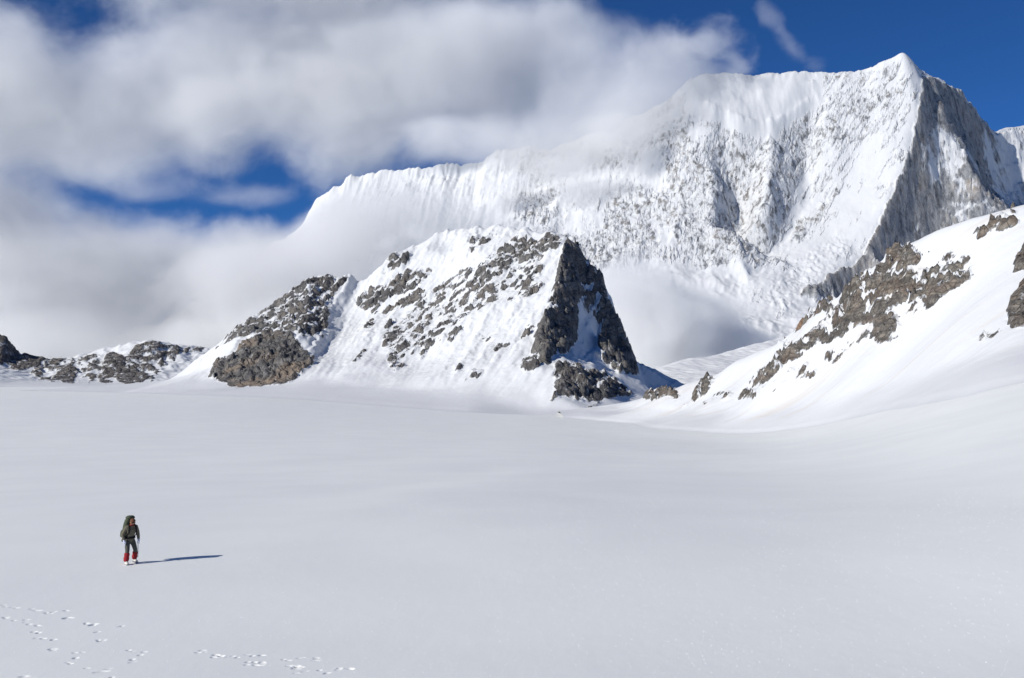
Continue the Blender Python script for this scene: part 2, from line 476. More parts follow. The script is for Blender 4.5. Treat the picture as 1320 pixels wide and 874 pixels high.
    rk = rk * (1 - rock_field(px, py, [(C5([(1000,310),(1060,310),(1075,400),(1050,440),(1060,560),(1080,600),(1000,575),(985,520),(1000,420),(985,370)]), .55), (C5([(900,560),(960,520),(1010,560),(1080,600),(1150,620),(1100,640),(1000,590)]), .6), (C5([(870,370),(900,340),(920,400),(880,440)]), .35)], 6))
    # ribs of rock lie along tilted strata
    sx = (px * .80 - py * .60) ; sy = (px * .60 + py * .80)
    nn = fbm2(sx / 26, sy / 6.5, 5, .7)
    n3d = fbm3(gx / 11, gy / 11, Z / 8, 4, .65)
    act = sstep(2, 25, Z - G)
    ribs = fbm2((px * .8 + py * .6 + 9 * n3d) / 36, (py * .8 - px * .6) / 170, 4, .58, True) - .25
    ribs = ribs * (.12 + .88 * sstep(12, 80, Z - G))
    apex = sstep(4, 26, np.hypot(px - 733, py - 303))
    rk = rk + np.where((rk > .02) & (rk < .6), .30 * ribs, 0)
    rm = rk > .02
    rr = sstep(.2, .7, rk + np.where(rm, .5 * nn, 0))
    dkf = sstep(-6, 6, poly_sd(px, py, polys[0][0]))
    crag = fbm3(gx / 30, gy / 30, Z / 20, 5, .58, True)
    bl = on(rm, lambda a, b, d: blocks(a, b, d * 1.4, 11) * 5 + blocks(a + 9, b, d * 1.4, 4.5) * 2.2, gx + 5 * n3d, gy, Z)
    Z2 = Z + act * apex * (rr * (crag * (4.0 + 3 * dkf) + bl + dkf * (13 * fbm3(gx / 50, gy / 55, Z / 40, 3, .55, True) - 2) + 1.2) + (1 - rr) * (fbm2(gx / 70, gy / 70, 3, .5) * 4 + ribs * 9 + (.3 + sstep(12, 80, Z - G)) * fbm2((px * .8 + py * .6) / 11, (py * .8 - px * .6) / 70, 4, .6)))
    E = erode(Z2, c, 60000, 60, 3, 2, er=.22, cap_k=1.4, mask=act)
    Z2 = Z2 + np.clip(blur(E - Z2, 1, 1), -5, 4) * (.25 + .4 * rr)
    rel = relief_steepness(blur(Z2, 1, 1), c, 9)
    rk = rk + np.where(rm, .80 * nn + .55 * n3d + np.clip(.55 * rel, -.4, .4), 0) * (1 - .35 * sstep(.8, 1, rk)) - .10
    tot = settle(G, Z2, 8 + 20 * (1 - sstep(0, 60, Z - G)) * (1 - sstep(600, 690, px)), .4)
    keep = tot > G - .36
    m = terrain_mat('peak_snow_and_rock', 1.25, (.125, .123, .125), (.25, .235, .215), (.27, .215, .165), strata=(-.45, .1, .88), bump=1.0, dust=.12)
    rust = sstep(250, 300, px) * (1 - sstep(400, 440, px)) * sstep(425, 465, py) * 1.0 + .2
    o = grid_mesh('mountain', X, Y, tot, keep, dict(rock=rk, rust=np.clip(rust, 0, 1), dirt=0 * rk, dust=1 + 0 * rk), [m])
    tag(o, 'pyramid rock peak with snowy sunlit flank and dark shaded cliff', 'mountain', kind='structure')
    return o

# ------------------------------------------------------------------ the great ice wall behind
def build_wall():
    w = lambda *a: tuple(W(*a))
    P = [w(100,440,6900), w(250,420,6800), w(340,350,6700), w(385,290,6630), w(408,257,6600), w(450,226,6550), w(480,222,6530), w(520,216,6500), w(560,207,6450), w(600,202,6430), w(640,196,6400), w(700,185,6350), w(760,168,6300), w(820,150,6250), w(850,132,6200), w(875,112,6160),
         w(888,97,6150), w(905,92,6150), w(930,91,6150), w(968,94,6150), w(990,91,6140), w(1040,89,6120), w(1090,88,6080), w(1115,85,6060), w(1140,74,6020), w(1152,66,6008), w(1162,57,6000), w(1170,66,6015),
         w(1180,78,6040), w(1200,95,6090), w(1222,102,6180), w(1240,113,6270), w(1256,133,6400), w(1266,149,6470), w(1285,164,6560), w(1303,159,6650), w(1325,155,6700), w(1400,140,6700), w(1550,150,6800),
         # buttress: the edge between sun and shade
         w(1190,106,5930), w(1184,150,5800), w(1170,205,5670), w(1152,250,5560), w(1132,292,5450), w(1120,322,5380), w(1090,345,5290), w(1050,370,5160), w(1030,384,5090), w(1005,402,5000),
         # recess in the shade of the buttress, then the second pillar and the hollow beyond it
         w(1196,128,5915), w(1192,160,5835), w(1188,200,5755), w(1181,250,5685), w(1173,290,5625), w(1161,330,5555), w(1137,362,5420), w(1102,395,5290),
         w(1203,145,5950), w(1228,180,5890), w(1250,212,5830), w(1266,243,5780), w(1215,215,5850), w(1215,260,5770), w(1200,320,5660), w(1268,290,5700), w(1262,345,5580),
         w(1222,140,6110), w(1240,160,6230), w(1256,182,6330), w(1272,215,6330), w(1285,250,6290),
         w(1290,195,6520), w(1305,240,6450), w(1350,260,6420), w(1345,205,6620),
         # hanging glacier shelf
         w(890,125,6080), w(930,130,6010), w(975,140,5990), w(1020,120,6040), w(1050,130,6040), w(950,165,5930), w(1000,158,5960),w(985,185,5900),
         # face: two buttresses with shaded right flanks, then the long ramp below the summit
         w(905,185,5880), w(922,225,5730), w(915,280,5540), w(903,335,5370), w(945,235,5860), w(952,285,5730), w(948,330,5540), w(880,240,5760), w(870,290,5560),
         w(975,195,5890), w(994,212,5760), w(985,250,5620), w(966,300,5450), w(950,345,5300), w(1038,215,5900), w(1044,250,5810), w(1022,290,5670), w(992,325,5520),
         w(1075,170,5900), w(1120,150,5900), w(1080,250,5740), w(1062,300,5560), w(1100,205,5820), w(1120,230,5720), w(1030,350,5330), w(960,385,5120), w(860,340,5350), w(900,380,5150),
         w(820,230,5950), w(780,260,5850), w(740,240,6000), w(800,330,5450), w(720,300,5700), w(640,270,5950), w(560,250,6150), w(480,255,6300), w(430,270,6430),
         w(640,330,5650), w(560,320,5800), w(440,330,6000), w(760,390,5150), w(860,410,5000), w(950,425,4900), w(1000,430,4850), w(640,400,5300), w(420,400,5700), w(880,450,4650), w(1000,460,4600), w(1100,440,4800), w(1250,430,5000), w(700,470,4600), w(400,470,4900), w(150,460,5900), w(120,480,5000)]
    P += [(-3300,7000,60), (-3300,5200,-60), (-2500,8000,60), (-1000,7600,700), (1000,7400,900), (2400,7400,900), (3900,7600,900), (3900,5600,0), (3000,4700,-60), (1500,4350,-60), (0,4300,-60), (-1800,4500,-60), (4100,6600,1300)]
    c = 6.0
    X = np.arange(-2600, 3700, c); Y = np.arange(4420, 7200, c)
    butt = [w(1162,57,6000), w(1190,106,5930), w(1184,150,5800), w(1170,205,5670), w(1152,250,5560), w(1132,292,5450), w(1120,322,5380), w(1090,345,5290), w(1050,370,5160), w(1030,384,5090), w(1005,402,5000)]
    pil = [w(1203,145,5950), w(1228,180,5890), w(1250,212,5830), w(1266,243,5780), w(1268,290,5700)]
    Z = tin(P, X, Y, [butt, pil])
    Z = blur(Z, 3, 2)
    gx, gy = np.meshgrid(X, Y)
    px, py = PROJ(gx, gy, Z)
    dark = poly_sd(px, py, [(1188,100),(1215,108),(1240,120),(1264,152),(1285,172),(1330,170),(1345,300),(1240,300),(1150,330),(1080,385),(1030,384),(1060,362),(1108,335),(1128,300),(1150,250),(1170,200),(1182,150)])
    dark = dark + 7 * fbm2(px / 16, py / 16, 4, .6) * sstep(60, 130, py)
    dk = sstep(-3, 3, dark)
    front = sstep(-1200, -700, gy - 7000)
    shelf = sstep(-14, 6, poly_sd(px, py, [(885,95),(968,92),(1045,90),(1055,130),(1030,150),(1000,165),(960,165),(930,150),(895,135)]))
    # large relief
    warp = fbm2(gx / 500, gy / 500, 3) * 120
    lo = sstep(40, 260, Z)
    pin = .22 + .78 * sstep(3, 26, line_d(px, py, [(875,112),(888,97),(930,91),(968,94),(1040,89),(1090,88),(1140,76),(1162,66),(1200,98),(1240,116),(1266,150),(1303,161),(1325,157)]))
    pin = pin * (.7 + .3 * sstep(2, 10, line_d(px, py, [(1162,66),(1190,106),(1184,150),(1170,205),(1152,250),(1132,292),(1120,322),(1050,370)])))
    ua = .82 * gx - .57 * Z; va = -.57 * gx - .82 * Z
    ub = gx - .15 * Z; right = sstep(860, 980, px)
    big = fbm3(gx / 330 + warp / 400, gy / 330, Z / 420, 4, .5, True) - .3
    mid = right * fbm2(ua / 115, va / 420, 5, .58, True) + (1 - right) * fbm2(ub / 120 + .3 * warp / 100, Z / 380, 5, .58, True) - .3
    ramp1 = sstep(-25, 10, poly_sd(px, py, [(1060,110),(1190,100),(1150,260),(1060,360),(1000,410),(960,392),(1020,320),(1050,230)]))
    patch = sstep(-.25, .35, fbm2(gx / 420 + 7, gy / 420 + Z / 500, 3))
    Z1 = Z + pin * lo * (1 - shelf) * (1 - .75 * ramp1) * ((1 - .75 * dk) * (big * 60 + fbm2(gx / 800, gy / 800, 3) * 55) + (1 - .6 * dk) * mid * (5 + 12 * patch))
    act = (1 - .6 * shelf)
    ramp0 = sstep(-12, 6, poly_sd(px, py, [(1105,140),(1165,140),(1152,240),(1060,350),(1000,408),(965,392),(1030,320),(1075,220)]))
    # drainage first at a coarse scale, then fine gullies
    q = 4; ny, nx = (Z1.shape[0] // q) * q, (Z1.shape[1] // q) * q
    Zc = Z1[:ny, :nx].reshape(ny // q, q, nx // q, q).mean((1, 3))
    Ec = erode(Zc, c * q, 9000, 90, 8, 14, er=.25, cap_k=1.8) - Zc
    Ec = np.clip(blur(Ec, 1, 1), -70, 30)
    Ec = blur(np.pad(np.repeat(np.repeat(Ec, q, 0), q, 1), ((0, Z1.shape[0] - ny), (0, Z1.shape[1] - nx)), mode='edge'), 2, 2)
    Z1 = Z1 + Ec * pin * (1 - .6 * dk) * (1 - shelf) * (1 - .9 * ramp1) * .9
    E = erode(Z1, c, 50000, 60, 3, 4, er=.22, cap_k=1.5, mask=act)
    Z1 = Z1 + np.clip(blur(E - Z1, 1, 1), -30, 20) * (.14 + .2 * patch) * pin * (1 - .5 * dk) * (1 - .7 * ramp1)
    Z1 = Z1 + lo * (1 - .8 * shelf) * pin * fbm3(gx / 34, gy / 34, Z1 / 60, 3, .6) * (7 - 4 * ramp0)
    Z1 = Z1 + dk * lo * (fbm2((gx - .35 * gy) / 55, Z / 420, 4, .6, True) * 12 + fbm3(gx / 150, gy / 150, Z / 260, 5, .6, True) * 46 - 12)
    flute = sstep(395, 430, px) * (1 - sstep(660, 740, px)) * sstep(500, 900, Z)
    Z1 = Z1 + flute * (fbm2(ub / 75 + .2 * warp / 100, Z / 900, 4, .6, True) - .2) * 20
    crest = 1 - sstep(3, 16, line_d(px, py, [(850,132),(888,97),(930,91),(968,94),(1040,89),(1090,88),(1140,76),(1162,60),(1180,78),(1222,103),(1266,150)]))
    Z1 = Z1 + crest * sstep(0, 20, np.abs(px - 1162)) * (fbm2(gx / 50, gy / 50, 4, .65) * 16 + 3 * np.abs(fbm2(gx / 20, gy / 20, 2)))
    polys = [
     ([(850,160),(900,170),(960,180),(1010,165),(1060,110),(1090,120),(1100,180),(1060,240),(1020,260),(1010,310),(960,330),(900,340),(870,300),(830,250)], .52),
     ([(930,185),(1000,200),(1040,230),(1020,270),(960,330),(925,330),(920,250),(930,220)], .66),
     ([(1000,150),(1060,150),(1075,200),(1040,215),(1000,190)], .62),
     ([(1045,265),(1110,210),(1120,240),(1090,280),(1050,330),(1035,320)], .52),
     ([(640,275),(760,290),(800,250),(830,300),(800,340),(700,345)], .54),
     ([(1060,95),(1180,90),(1180,150),(1150,220),(1080,240),(1060,180)], .40),
     ([(905,400),(925,330),(940,345),(925,390)], .4),
     ([(985,405),(1000,395),(1020,408),(1005,415)], .45),
     ([(1103,348),(1128,300),(1150,330),(1120,375),(1090,378)], .85),
     ([(1300,168),(1320,165),(1330,190),(1310,185)], .75)]
    rk = rock_field(px, py, polys, 12)
    str1 = right * fbm2(ua / 30, va / 190, 5, .72) + (1 - right) * fbm2(ub / 30, Z / 130, 5, .72)
    ramp = rock_field(px, py, [([(1118,175),(1152,185),(1120,260),(1060,345),(1000,405),(975,390),(1040,320),(1085,240)], .9), ([(830,190),(860,200),(858,235),(832,240)], .8),
                               ([(1040,215),(1075,190),(1085,200),(1020,265),(1005,250)], .7), ([(900,335),(1000,340),(960,390),(860,400),(780,350)], .75), ([(700,345),(850,335),(860,400),(740,400)], .6)], 12)
    face = sstep(60, 110, py) * (1 - sstep(360, 420, py)) * sstep(600, 680, px) * (1 - shelf) * (1 - .8 * ramp)
    low = fbm2(gx / 300 + 3, gy / 300 + Z / 350, 3)
    rk = np.maximum(rk * (1 - .7 * ramp), (.30 + .60 * low) * face)
    bl = on((rk > .02) | (dk > .02), lambda a, b, d: blocks(a, b, d * .6, 64) * 15 + blocks(a + 40, b, d * .6, 24) * 8, gx + 30 * str1, gy, Z)
    Z1 = Z1 + pin * lo * (1 - shelf) * np.maximum(sstep(.25, .55, rk) * .8, .9 * dk) * bl
    rel = relief_steepness(Z1, c, 7)
    rk = rk + np.where(rk > .02, .75 * str1 + np.clip(.22 * rel, -.3, .3), 0)
    dn = .70 + .75 * fbm3(gx / 170, gy / 170, Z / 240, 4, .6) + .75 * fbm3(gx / 60, gy / 60, Z / 140, 5, .65) + np.clip(.10 * rel, -.2, .2)
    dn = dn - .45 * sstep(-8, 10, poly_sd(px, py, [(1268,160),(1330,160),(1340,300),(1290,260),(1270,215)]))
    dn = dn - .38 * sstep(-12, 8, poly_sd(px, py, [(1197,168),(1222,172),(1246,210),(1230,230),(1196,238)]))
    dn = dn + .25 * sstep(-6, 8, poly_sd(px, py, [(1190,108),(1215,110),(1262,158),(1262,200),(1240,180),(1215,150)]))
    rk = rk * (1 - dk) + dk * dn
    rk = rk * (1 - .9 * shelf)
    # ice cliffs below the shelf and seracs near the foot
    ser = sstep(-10, 5, poly_sd(px, py, [(1000,400),(980,380),(1040,330),(1085,300),(1095,320),(1040,370),(1010,408)]))
    Z1 = Z1 + ser * 14 * np.abs(fbm2(gx / 45, gy / 45, 3, .6)) * 2
    lip = np.exp(-((poly_sd(px, py, [(885,95),(968,92),(1045,90),(1055,130),(1030,150),(1000,165),(960,165),(930,150),(895,135)]) - 4) / 7) ** 2) * (py > 105)
    Z1 = Z1 + shelf * 20 * fbm2(gx / 130, gy / 130, 4) + lip * (20 + 30 * fbm2(gx / 70, gy / 70, 3, .6))
    G = ground(gx, gy)
    keep = (Z1 > G - 5)
    m = terrain_mat('ice_wall_snow_and_rock', 5.2, (.16, .167, .18), (.30, .30, .298), (.38, .325, .27), strata=(.9, .3, .1), bump=.9, dust=.66, edge=.20, cracks=0, sbump=.22, snow=(.68, .69, .70))
    rust = .3 + .6 * sstep(-10, 10, poly_sd(px, py, [(1225,215),(1266,235),(1270,262),(1200,275),(1190,240)]))
    o = grid_mesh('mountain', X, Y, Z1, keep, dict(rock=rk, rust=rust, dirt=0 * rk, dust=np.clip(1 - .75 * dk, 0, 1)), [m])  # less snow dusting on the shaded side: part of its shade is painted in
    tag(o, 'great white mountain wall with the highest summit and ice fluted face', 'mountain', kind='structure')
    return o

# ------------------------------------------------------------------ near slope with the dark outcrop
def build_slope():
    w = lambda *a: tuple(W(*a))
    P = [w(1320,255,420), w(1280,263,428), w(1240,275,440), w(1195,288,455), w(1150,310,470), w(1125,328,485), w(1100,347,500), w(1085,372,512), w(1074,376,520), w(1062,382,530), w(1040,402,555), w(1020,418,575), w(1000,432,590), w(970,448,620), w(940,461,650), w(905,482,700), w(885,497,725), w(860,501,760), w(845,500,775), w(830,508,800), w(795,518,840), w(760,530,880),
         w(1400,240,405), w(1600,235,380), w(2000,260,330),
         w(1320,380,330), w(1320,330,370), w(1240,400,365), w(1150,420,420), w(1070,445,480), w(980,480,580), w(920,505,660),
         w(1320,440,285), w(1240,455,330), w(1150,478,390), w(1050,502,460), w(950,528,560), w(880,530,650), w(820,532,760),
         w(1160,520,330), w(1050,545,400), w(934,560,480), w(860,556,560), w(780,545,720), w(700,538,860),
         w(1450,400,300), w(1450,460,250), w(1320,482,228), w(1470,470,215)]
    P += [(430,430,70), (400,560,20), (330,700,-20), (280,850,-40), (180,960,-45), (60,980,-45), (30,700,-60), (60,500,-50), (90,380,-45), (60,200,-40), (100,150,-30), (300,200,20), (420,250,70), (620,330,90)]
    c = .9
    X = np.arange(40, 470, c); Y = np.arange(190, 960, c)
    Z = tin(P, X, Y)
    Z = blur(Z, 8, 3)
    gx, gy = np.meshgrid(X, Y)
    G = ground(gx, gy)
    px, py = PROJ(gx, gy, Z)
    C6 = lambda p: crop(p, 2.64, 820, 240)
    polys = [
     (C6([(835,225),(870,205),(930,208),(972,240),(945,280),(1000,275),(1060,262),(1150,268),(1135,315),(1050,365),(1015,405),(930,385),(895,400),(880,440),(905,480),(840,535),(795,520),(820,480),(765,470),(700,515),(660,500),(690,440),(640,430),(700,385),(705,345),(745,320),(800,290),(850,270)]), .74),
     (C6([(700,390),(640,450),(600,500),(640,540),(700,515),(760,475),(760,420)]), .62),
     (C6([(480,535),(440,535),(470,500),(500,460),(560,440),(610,398),(660,360),(682,388),(640,425),(600,440),(560,490),(520,560)]), .74),
     (C6([(375,672),(430,620),(500,560),(600,500),(660,500),(600,555),(550,585),(480,635),(400,682)]), .62),
     (C6([(760,300),(775,250),(800,255),(795,290)]), .7),
     (C6([(790,520),(850,460),(890,450),(900,480),(840,540)]), .58),
     (C6([(1145,170),(1150,150),(1200,135),(1210,112),(1250,100),(1305,115),(1300,132),(1240,150),(1200,160),(1165,175)]), .66),
     (C6([(1272,95),(1275,82),(1292,85),(1290,97)]), .8),
     (C6([(1290,292),(1295,240),(1340,180),(1340,280)]), .9),
     (C6([(1262,442),(1280,370),(1345,310),(1345,478),(1280,482)]), .88),
     (C6([(18,718),(45,680),(88,680),(105,700),(142,705),(142,728),(105,712),(62,730)]), .75),
     (C6([(192,738),(198,690),(240,645),(265,662),(250,700)]), .66),
     (C6([(160,750),(200,735),(260,700),(400,690),(560,600),(700,540),(900,400),(1150,330),(960,450),(800,580),(600,650),(420,720)]), .31),
     (C6([(560,440),(760,300),(860,240),(840,260),(700,380)]), .3),
     (C6([(1130,520),(1140,505),(1240,490),(1235,510),(1170,525)]), .36),
     (C6([(1000,225),(1060,205),(1150,255),(1100,270),(1040,250)]), .34),
    ]
    rk = rock_field(px, py, polys, 5)
    sx = px * .8 - py * .6; sy = px * .6 + py * .8
    nn = fbm2(sx / 24, sy / 10, 5, .65)
    n3d = fbm3(gx / 7, gy / 7, Z / 5, 4, .65)
    snowstrip = rock_field(px, py, [(C6([(480,520),(520,540),(600,480),(640,425),(620,440),(560,480)]), 1), (C6([(640,500),(662,480),(650,510)]), 1), (C6([(690,395),(720,350),(690,400),(640,430)]), .8), (C6([(770,470),(860,350),(850,345),(740,470)]), .5), (C6([(880,300),(950,280),(940,290),(880,310)]), .8)], 4)
    rk = rk * (1 - .8 * snowstrip)
    rm = rk > .02
    rr = sstep(.2, .65, rk + np.where(rm, .5 * nn, 0))
    act = sstep(.5, 8, Z - G)
    crag = fbm3(gx / 14, gy / 14, Z / 10, 5, .58, True)
    far = np.clip(gy / 450, .5, 1.1)
    bl = on(rm, lambda a, b, d: blocks(a, b, d * 1.3, 7) * 3.2 + blocks(a + 9, b, d * 1.3, 3) * 1.5, gx + 3 * n3d, gy, Z)
    Z2 = Z + act * far * (rr * (crag * 1.8 + bl + 1.0) + (1 - rr) * (fbm2(gx / 30, gy / 30, 4) * 1.3))
    E = erode(Z2, c, 60000, 50, 2, 9, er=.2, cap_k=1.2, mask=act * rr)
    Z2 = Z2 + np.clip(blur(E - Z2, 1, 1), -3, 2) * .5
    rel = relief_steepness(blur(Z2, 1, 1), c, 8)
    rk = rk + np.where(rm, .9 * nn + .6 * n3d + np.clip(.6 * rel, -.45, .45), 0) * (1 - .35 * sstep(.8, 1, rk)) - .07
    # wind rilles down the snow
    rill = fbm2((gx * .45 + gy * .9) / 4.5, (gx * .9 - gy * .45) / 60, 3, .6)
    Z2 = Z2 + act * (1 - rr) * .16 * rill
    dirt = sstep(.05, .5, fbm2((gx * .45 + gy * .9) / 9 + 5, (gx * .9 - gy * .45) / 140, 4, .6)) * act
    tot = settle(G, Z2, 3 + 12 * (1 - sstep(0, 30, Z - G)), .15)
    keep = tot > G - .12
    m = terrain_mat('slope_snow_and_rock', .40, (.12, .113, .104), (.30, .268, .225), (.38, .20, .10), strata=(.35, .1, .9), bump=1.2, tint=.5, dust=.15)
    rust = .12 + .8 * sstep(-6, 10, poly_sd(px, py, C6([(470,540),(500,460),(560,440),(610,398),(650,380),(640,410),(580,450),(520,560)])))
    o = grid_mesh('mountain_slope', X, Y, tot, keep, dict(rock=rk, rust=rust, dirt=dirt, dust=1 + 0 * rk), [m])
    tag(o, 'sunlit snow slope with dark craggy rock outcrop rising to a rounded crest', 'mountain slope', kind='structure')
    return o

# ------------------------------------------------------------------ low hills under the cloud
def build_hills():
    w = lambda *a: tuple(W(*a))
    P = [w(-200,430,2250), w(-60,418,2200), w(0,432,2180), w(12,436,2180), (w(22,456,2190)), w(50,464,2200), w(75,467,2210), w(105,463,2200), w(140,456,2200), w(150,448,2210), w(170,442,2210), w(195,438,2200), w(205,440,2200), w(225,447,2220), w(246,453,2230), w(268,451,2250), w(300,455,2300), w(380,470,2350), w(480,480,2350),
         w(-60,470,2090), w(0,476,2080), w(30,482,2070), w(60,480,2090), w(90,470,2120), w(75,490,2000), w(110,490,2020), w(150,495,1950), w(180,480,2080), w(195,494,1960), w(165,462,2130), w(200,466,2130), w(240,470,2130), w(235,480,2080), w(300,490,2050),
         w(0,498,1800), w(100,499,1780), w(220,500,1800), w(330,505,1700), w(-200,490,2000), w(-200,500,1700)]
    P += [(-2200,2900,-40), (-1200,2600,-20), (-600,2600,-20), (-200,2600,-20), (-200,1800,-40), (-1900,1650,-40), (-700,1600,-40), (-2300,2200,60)]
    c = 2.6
    X = np.arange(-1700, -280, c); Y = np.arange(1640, 2560, c)
    Z = blur(tin(P, X, Y), 2, 2)
    gx, gy = np.meshgrid(X, Y); G = ground(gx, gy); px, py = PROJ(gx, gy, Z)
    C7 = lambda p: crop(p, 2.87, 0, 330)
    polys = [(C7([(-60,250),(0,290),(25,305),(50,345),(78,372),(45,410),(0,415),(-60,400)]), .85),
             (C7([(38,425),(60,390),(100,358),(150,372),(155,415),(120,425),(80,435)]), .9),
             (C7([(150,385),(180,375),(225,385),(250,390),(190,420),(165,420)]), .7),
             (C7([(188,462),(215,430),(260,408),(295,425),(280,468),(230,475)]), .75),
             (C7([(315,440),(325,400),(350,410),(352,445)]), .7), (C7([(160,440),(180,425),(195,440)]), .6),
             (C7([(372,455),(380,380),(410,360),(455,370),(465,405),(560,452),(530,468),(470,474)]), .85),
             (C7([(455,375),(490,335),(560,310),(600,328),(705,352),(690,368),(620,382),(540,402),(480,395)]), .62),
             (C7([(705,362),(725,345),(760,348),(740,362)]), .8),
             (C7([(200,390),(380,365),(380,400),(300,420)]), .4), (C7([(-60,300),(20,330),(60,370),(220,390),(450,350),(560,320),(700,355),(640,400),(560,470),(400,475),(200,470),(0,420)]), .46)]
    rk = rock_field(px, py, polys, 4)
    rk = rk + np.where(rk > .02, .85 * fbm2(px / 14, py / 6, 5, .65) + .3 * fbm3(gx / 20, gy / 20, Z / 14, 3), 0)
    cap = sstep(-4, 2, poly_sd(px, py, C7([(405,358),(430,335),(540,310),(570,312),(500,335),(470,368),(440,370)])))
    rk = rk * (1 - cap)
    rr = sstep(.35, .75, rk); act = sstep(2, 25, Z - G)
    Z2 = Z + act * (rr * (fbm3(gx / 40, gy / 40, Z / 25, 5, .6, True) * 8 + 3) + (1 - rr) * fbm2(gx / 60, gy / 60, 5, .55, True) * 9)
    tot = settle(G, Z2, 12, .6)
    m = terrain_mat('hill_snow_and_rock', 2.0, (.12, .113, .11), (.22, .20, .175), (.25, .19, .13), bump=1.0, dust=.3)
    o = grid_mesh('hills', X, Y, tot, tot > G - .55, dict(rock=rk, rust=.1 + 0 * rk, dirt=0 * rk, dust=1 + 0 * rk), [m])
    tag(o, 'low rocky snow hills under the cloud at the far edge of the glacier', 'hills', kind='structure')

    # glacier flank deep in the valley between peak and slope
    P = [w(800,490,1800), w(840,480,1850), w(868,470,1900), w(890,462,1950), w(920,458,2000), w(950,452,2050), w(985,440,2100), w(1040,425,2150), w(1120,420,2200),
         w(840,500,1700), w(880,492,1720), w(930,486,1750), w(960,475,1850), w(1000,468,1900), w(1100,470,1900), (100,1500,-50), (300,1480,-50), (700,1500,-50), (1000,2000,0), (900,2500,0), (500,2500,0), (100,2300,-40)]
    c = 3.0
    X = np.arange(150, 900, c); Y = np.arange(1540, 2450, c)
    Z = blur(tin(P, X, Y), 5, 2); gx, gy = np.meshgrid(X, Y)
    Z = Z + 5 * fbm2(gx / 90, gy / 90, 4) + 2.5 * fbm2((gx + gy) / 25, (gx - gy) / 90, 3, .6, True)
    G = ground(gx, gy)
    m = terrain_mat('valley_snow', 1.6, (.12, .115, .11), (.2, .18, .16), (.2, .15, .1))
    o = grid_mesh('glacier', X, Y, Z, Z > -60, dict(rock=0 * Z, rust=0 * Z, dirt=0 * Z), [m])
    tag(o, 'shaded snow flank in the gap below the valley fog', 'glacier', kind='structure')

# ------------------------------------------------------------------ the snow plain with the old tracks
def build_plain():
    ph = np.concatenate([np.linspace(-math.pi, -.62, 50)[:-1], np.linspace(-.62, -.53, 12)[:-1], np.linspace(-.53, .53, 1000), np.linspace(.53, .62, 12)[1:], np.linspace(.62, math.pi, 50)[1:]])
    lr = np.concatenate([np.log(np.linspace(.4, 16, 40)), np.linspace(math.log(16), math.log(23), 60)[1:], np.linspace(math.log(23), math.log(34), 330)[1:],
                         np.linspace(math.log(34), math.log(600), 330)[1:], np.linspace(math.log(600), math.log(3000), 130)[1:], np.linspace(math.log(3000), math.log(26000), 40)[1:]])
    PH, LR = np.meshgrid(ph, lr)
    R = np.exp(LR); x = R * np.sin(PH); y = R * np.cos(PH)
    z = ground(x, y)
    z = np.where(R > 4000, z - (R - 4000) * .02, z)
    # old footprints: dents in the crust with a little crumbled rim
    for (fx, fy, a, L, Wd, dp) in FOOT:
        m = (np.abs(x - fx) < .9) & (np.abs(y - fy) < .9)
        if not m.any(): continue
        dx = x[m] - fx; dy = y[m] - fy
        u = dx * math.cos(a) + dy * math.sin(a); v = -dx * math.sin(a) + dy * math.cos(a)
        rr = np.sqrt((u / L) ** 2 + (v / Wd) ** 2) * (1 + .25 * n2(dx * 9 + fx, dy * 9))
        z[m] += -dp * (1 - sstep(.55, 1.05, rr)) + dp * .06 * np.exp(-((rr - 1.25) / .25) ** 2)
    n, k = PH.shape
    V = np.stack([x.ravel(), y.ravel(), z.ravel()], 1)
    j, i = np.meshgrid(np.arange(n - 1), np.arange(k - 1), indexing='ij'); j = j.ravel(); i = i.ravel()
    q = np.stack([j * k + i, (j + 1) * k + i, (j + 1) * k + i + 1, j * k + i + 1], 1)
    m, N = new_mat('wind_packed_snow')
    p = N.pos()
    g = N.noise(p, 30, 3, .6); md = N.noise(N.scalev(p, (1, .55, 1)), 1.3, 5, .6); lg = N.noise(p, .09, 4, .55)
    col = N.mix(N.mr(lg, .3, .7), (.89, .90, .868), (.928, .94, .905))
    # sun glints of coarse crystals, painted as small paler spots in the colour
    cr = N.new('ShaderNodeTexVoronoi', feature='F1'); N.put(cr.inputs['Vector'], p); cr.inputs['Scale'].default_value = 2.6
    cm = N.new('ShaderNodeSeparateColor'); N.l.new(cr.outputs['Color'], cm.inputs[0])
    sp = N.math('MULTIPLY', N.math('LESS_THAN', cr.outputs['Distance'], .055), N.math('LESS_THAN', cm.outputs[0], .38))
    col = N.mix(sp, col, (.99, .99, .99))
    b = N.new('ShaderNodeBump'); b.inputs['Distance'].default_value = 1.0; b.inputs['Strength'].default_value = 1.0
    N.put(b.inputs['Height'], N.math('ADD', N.math('MULTIPLY', g, .0022), N.math('MULTIPLY', md, .012)))
    bs = N.new('ShaderNodeBsdfPrincipled'); N.put(bs.inputs['Base Color'], col); N.put(bs.inputs['Normal'], b.outputs[0])
    bs.inputs['Roughness'].default_value = .6; bs.inputs['Specular IOR Level'].default_value = .25
    o = N.new('ShaderNodeOutputMaterial'); N.l.new(bs.outputs[0], o.inputs[0])
    ob = raw_mesh('snow_field', V, q, {}, [m])
    tag(ob, 'smooth wind packed snow plain crossed by old footprints', 'snow field', kind='structure')

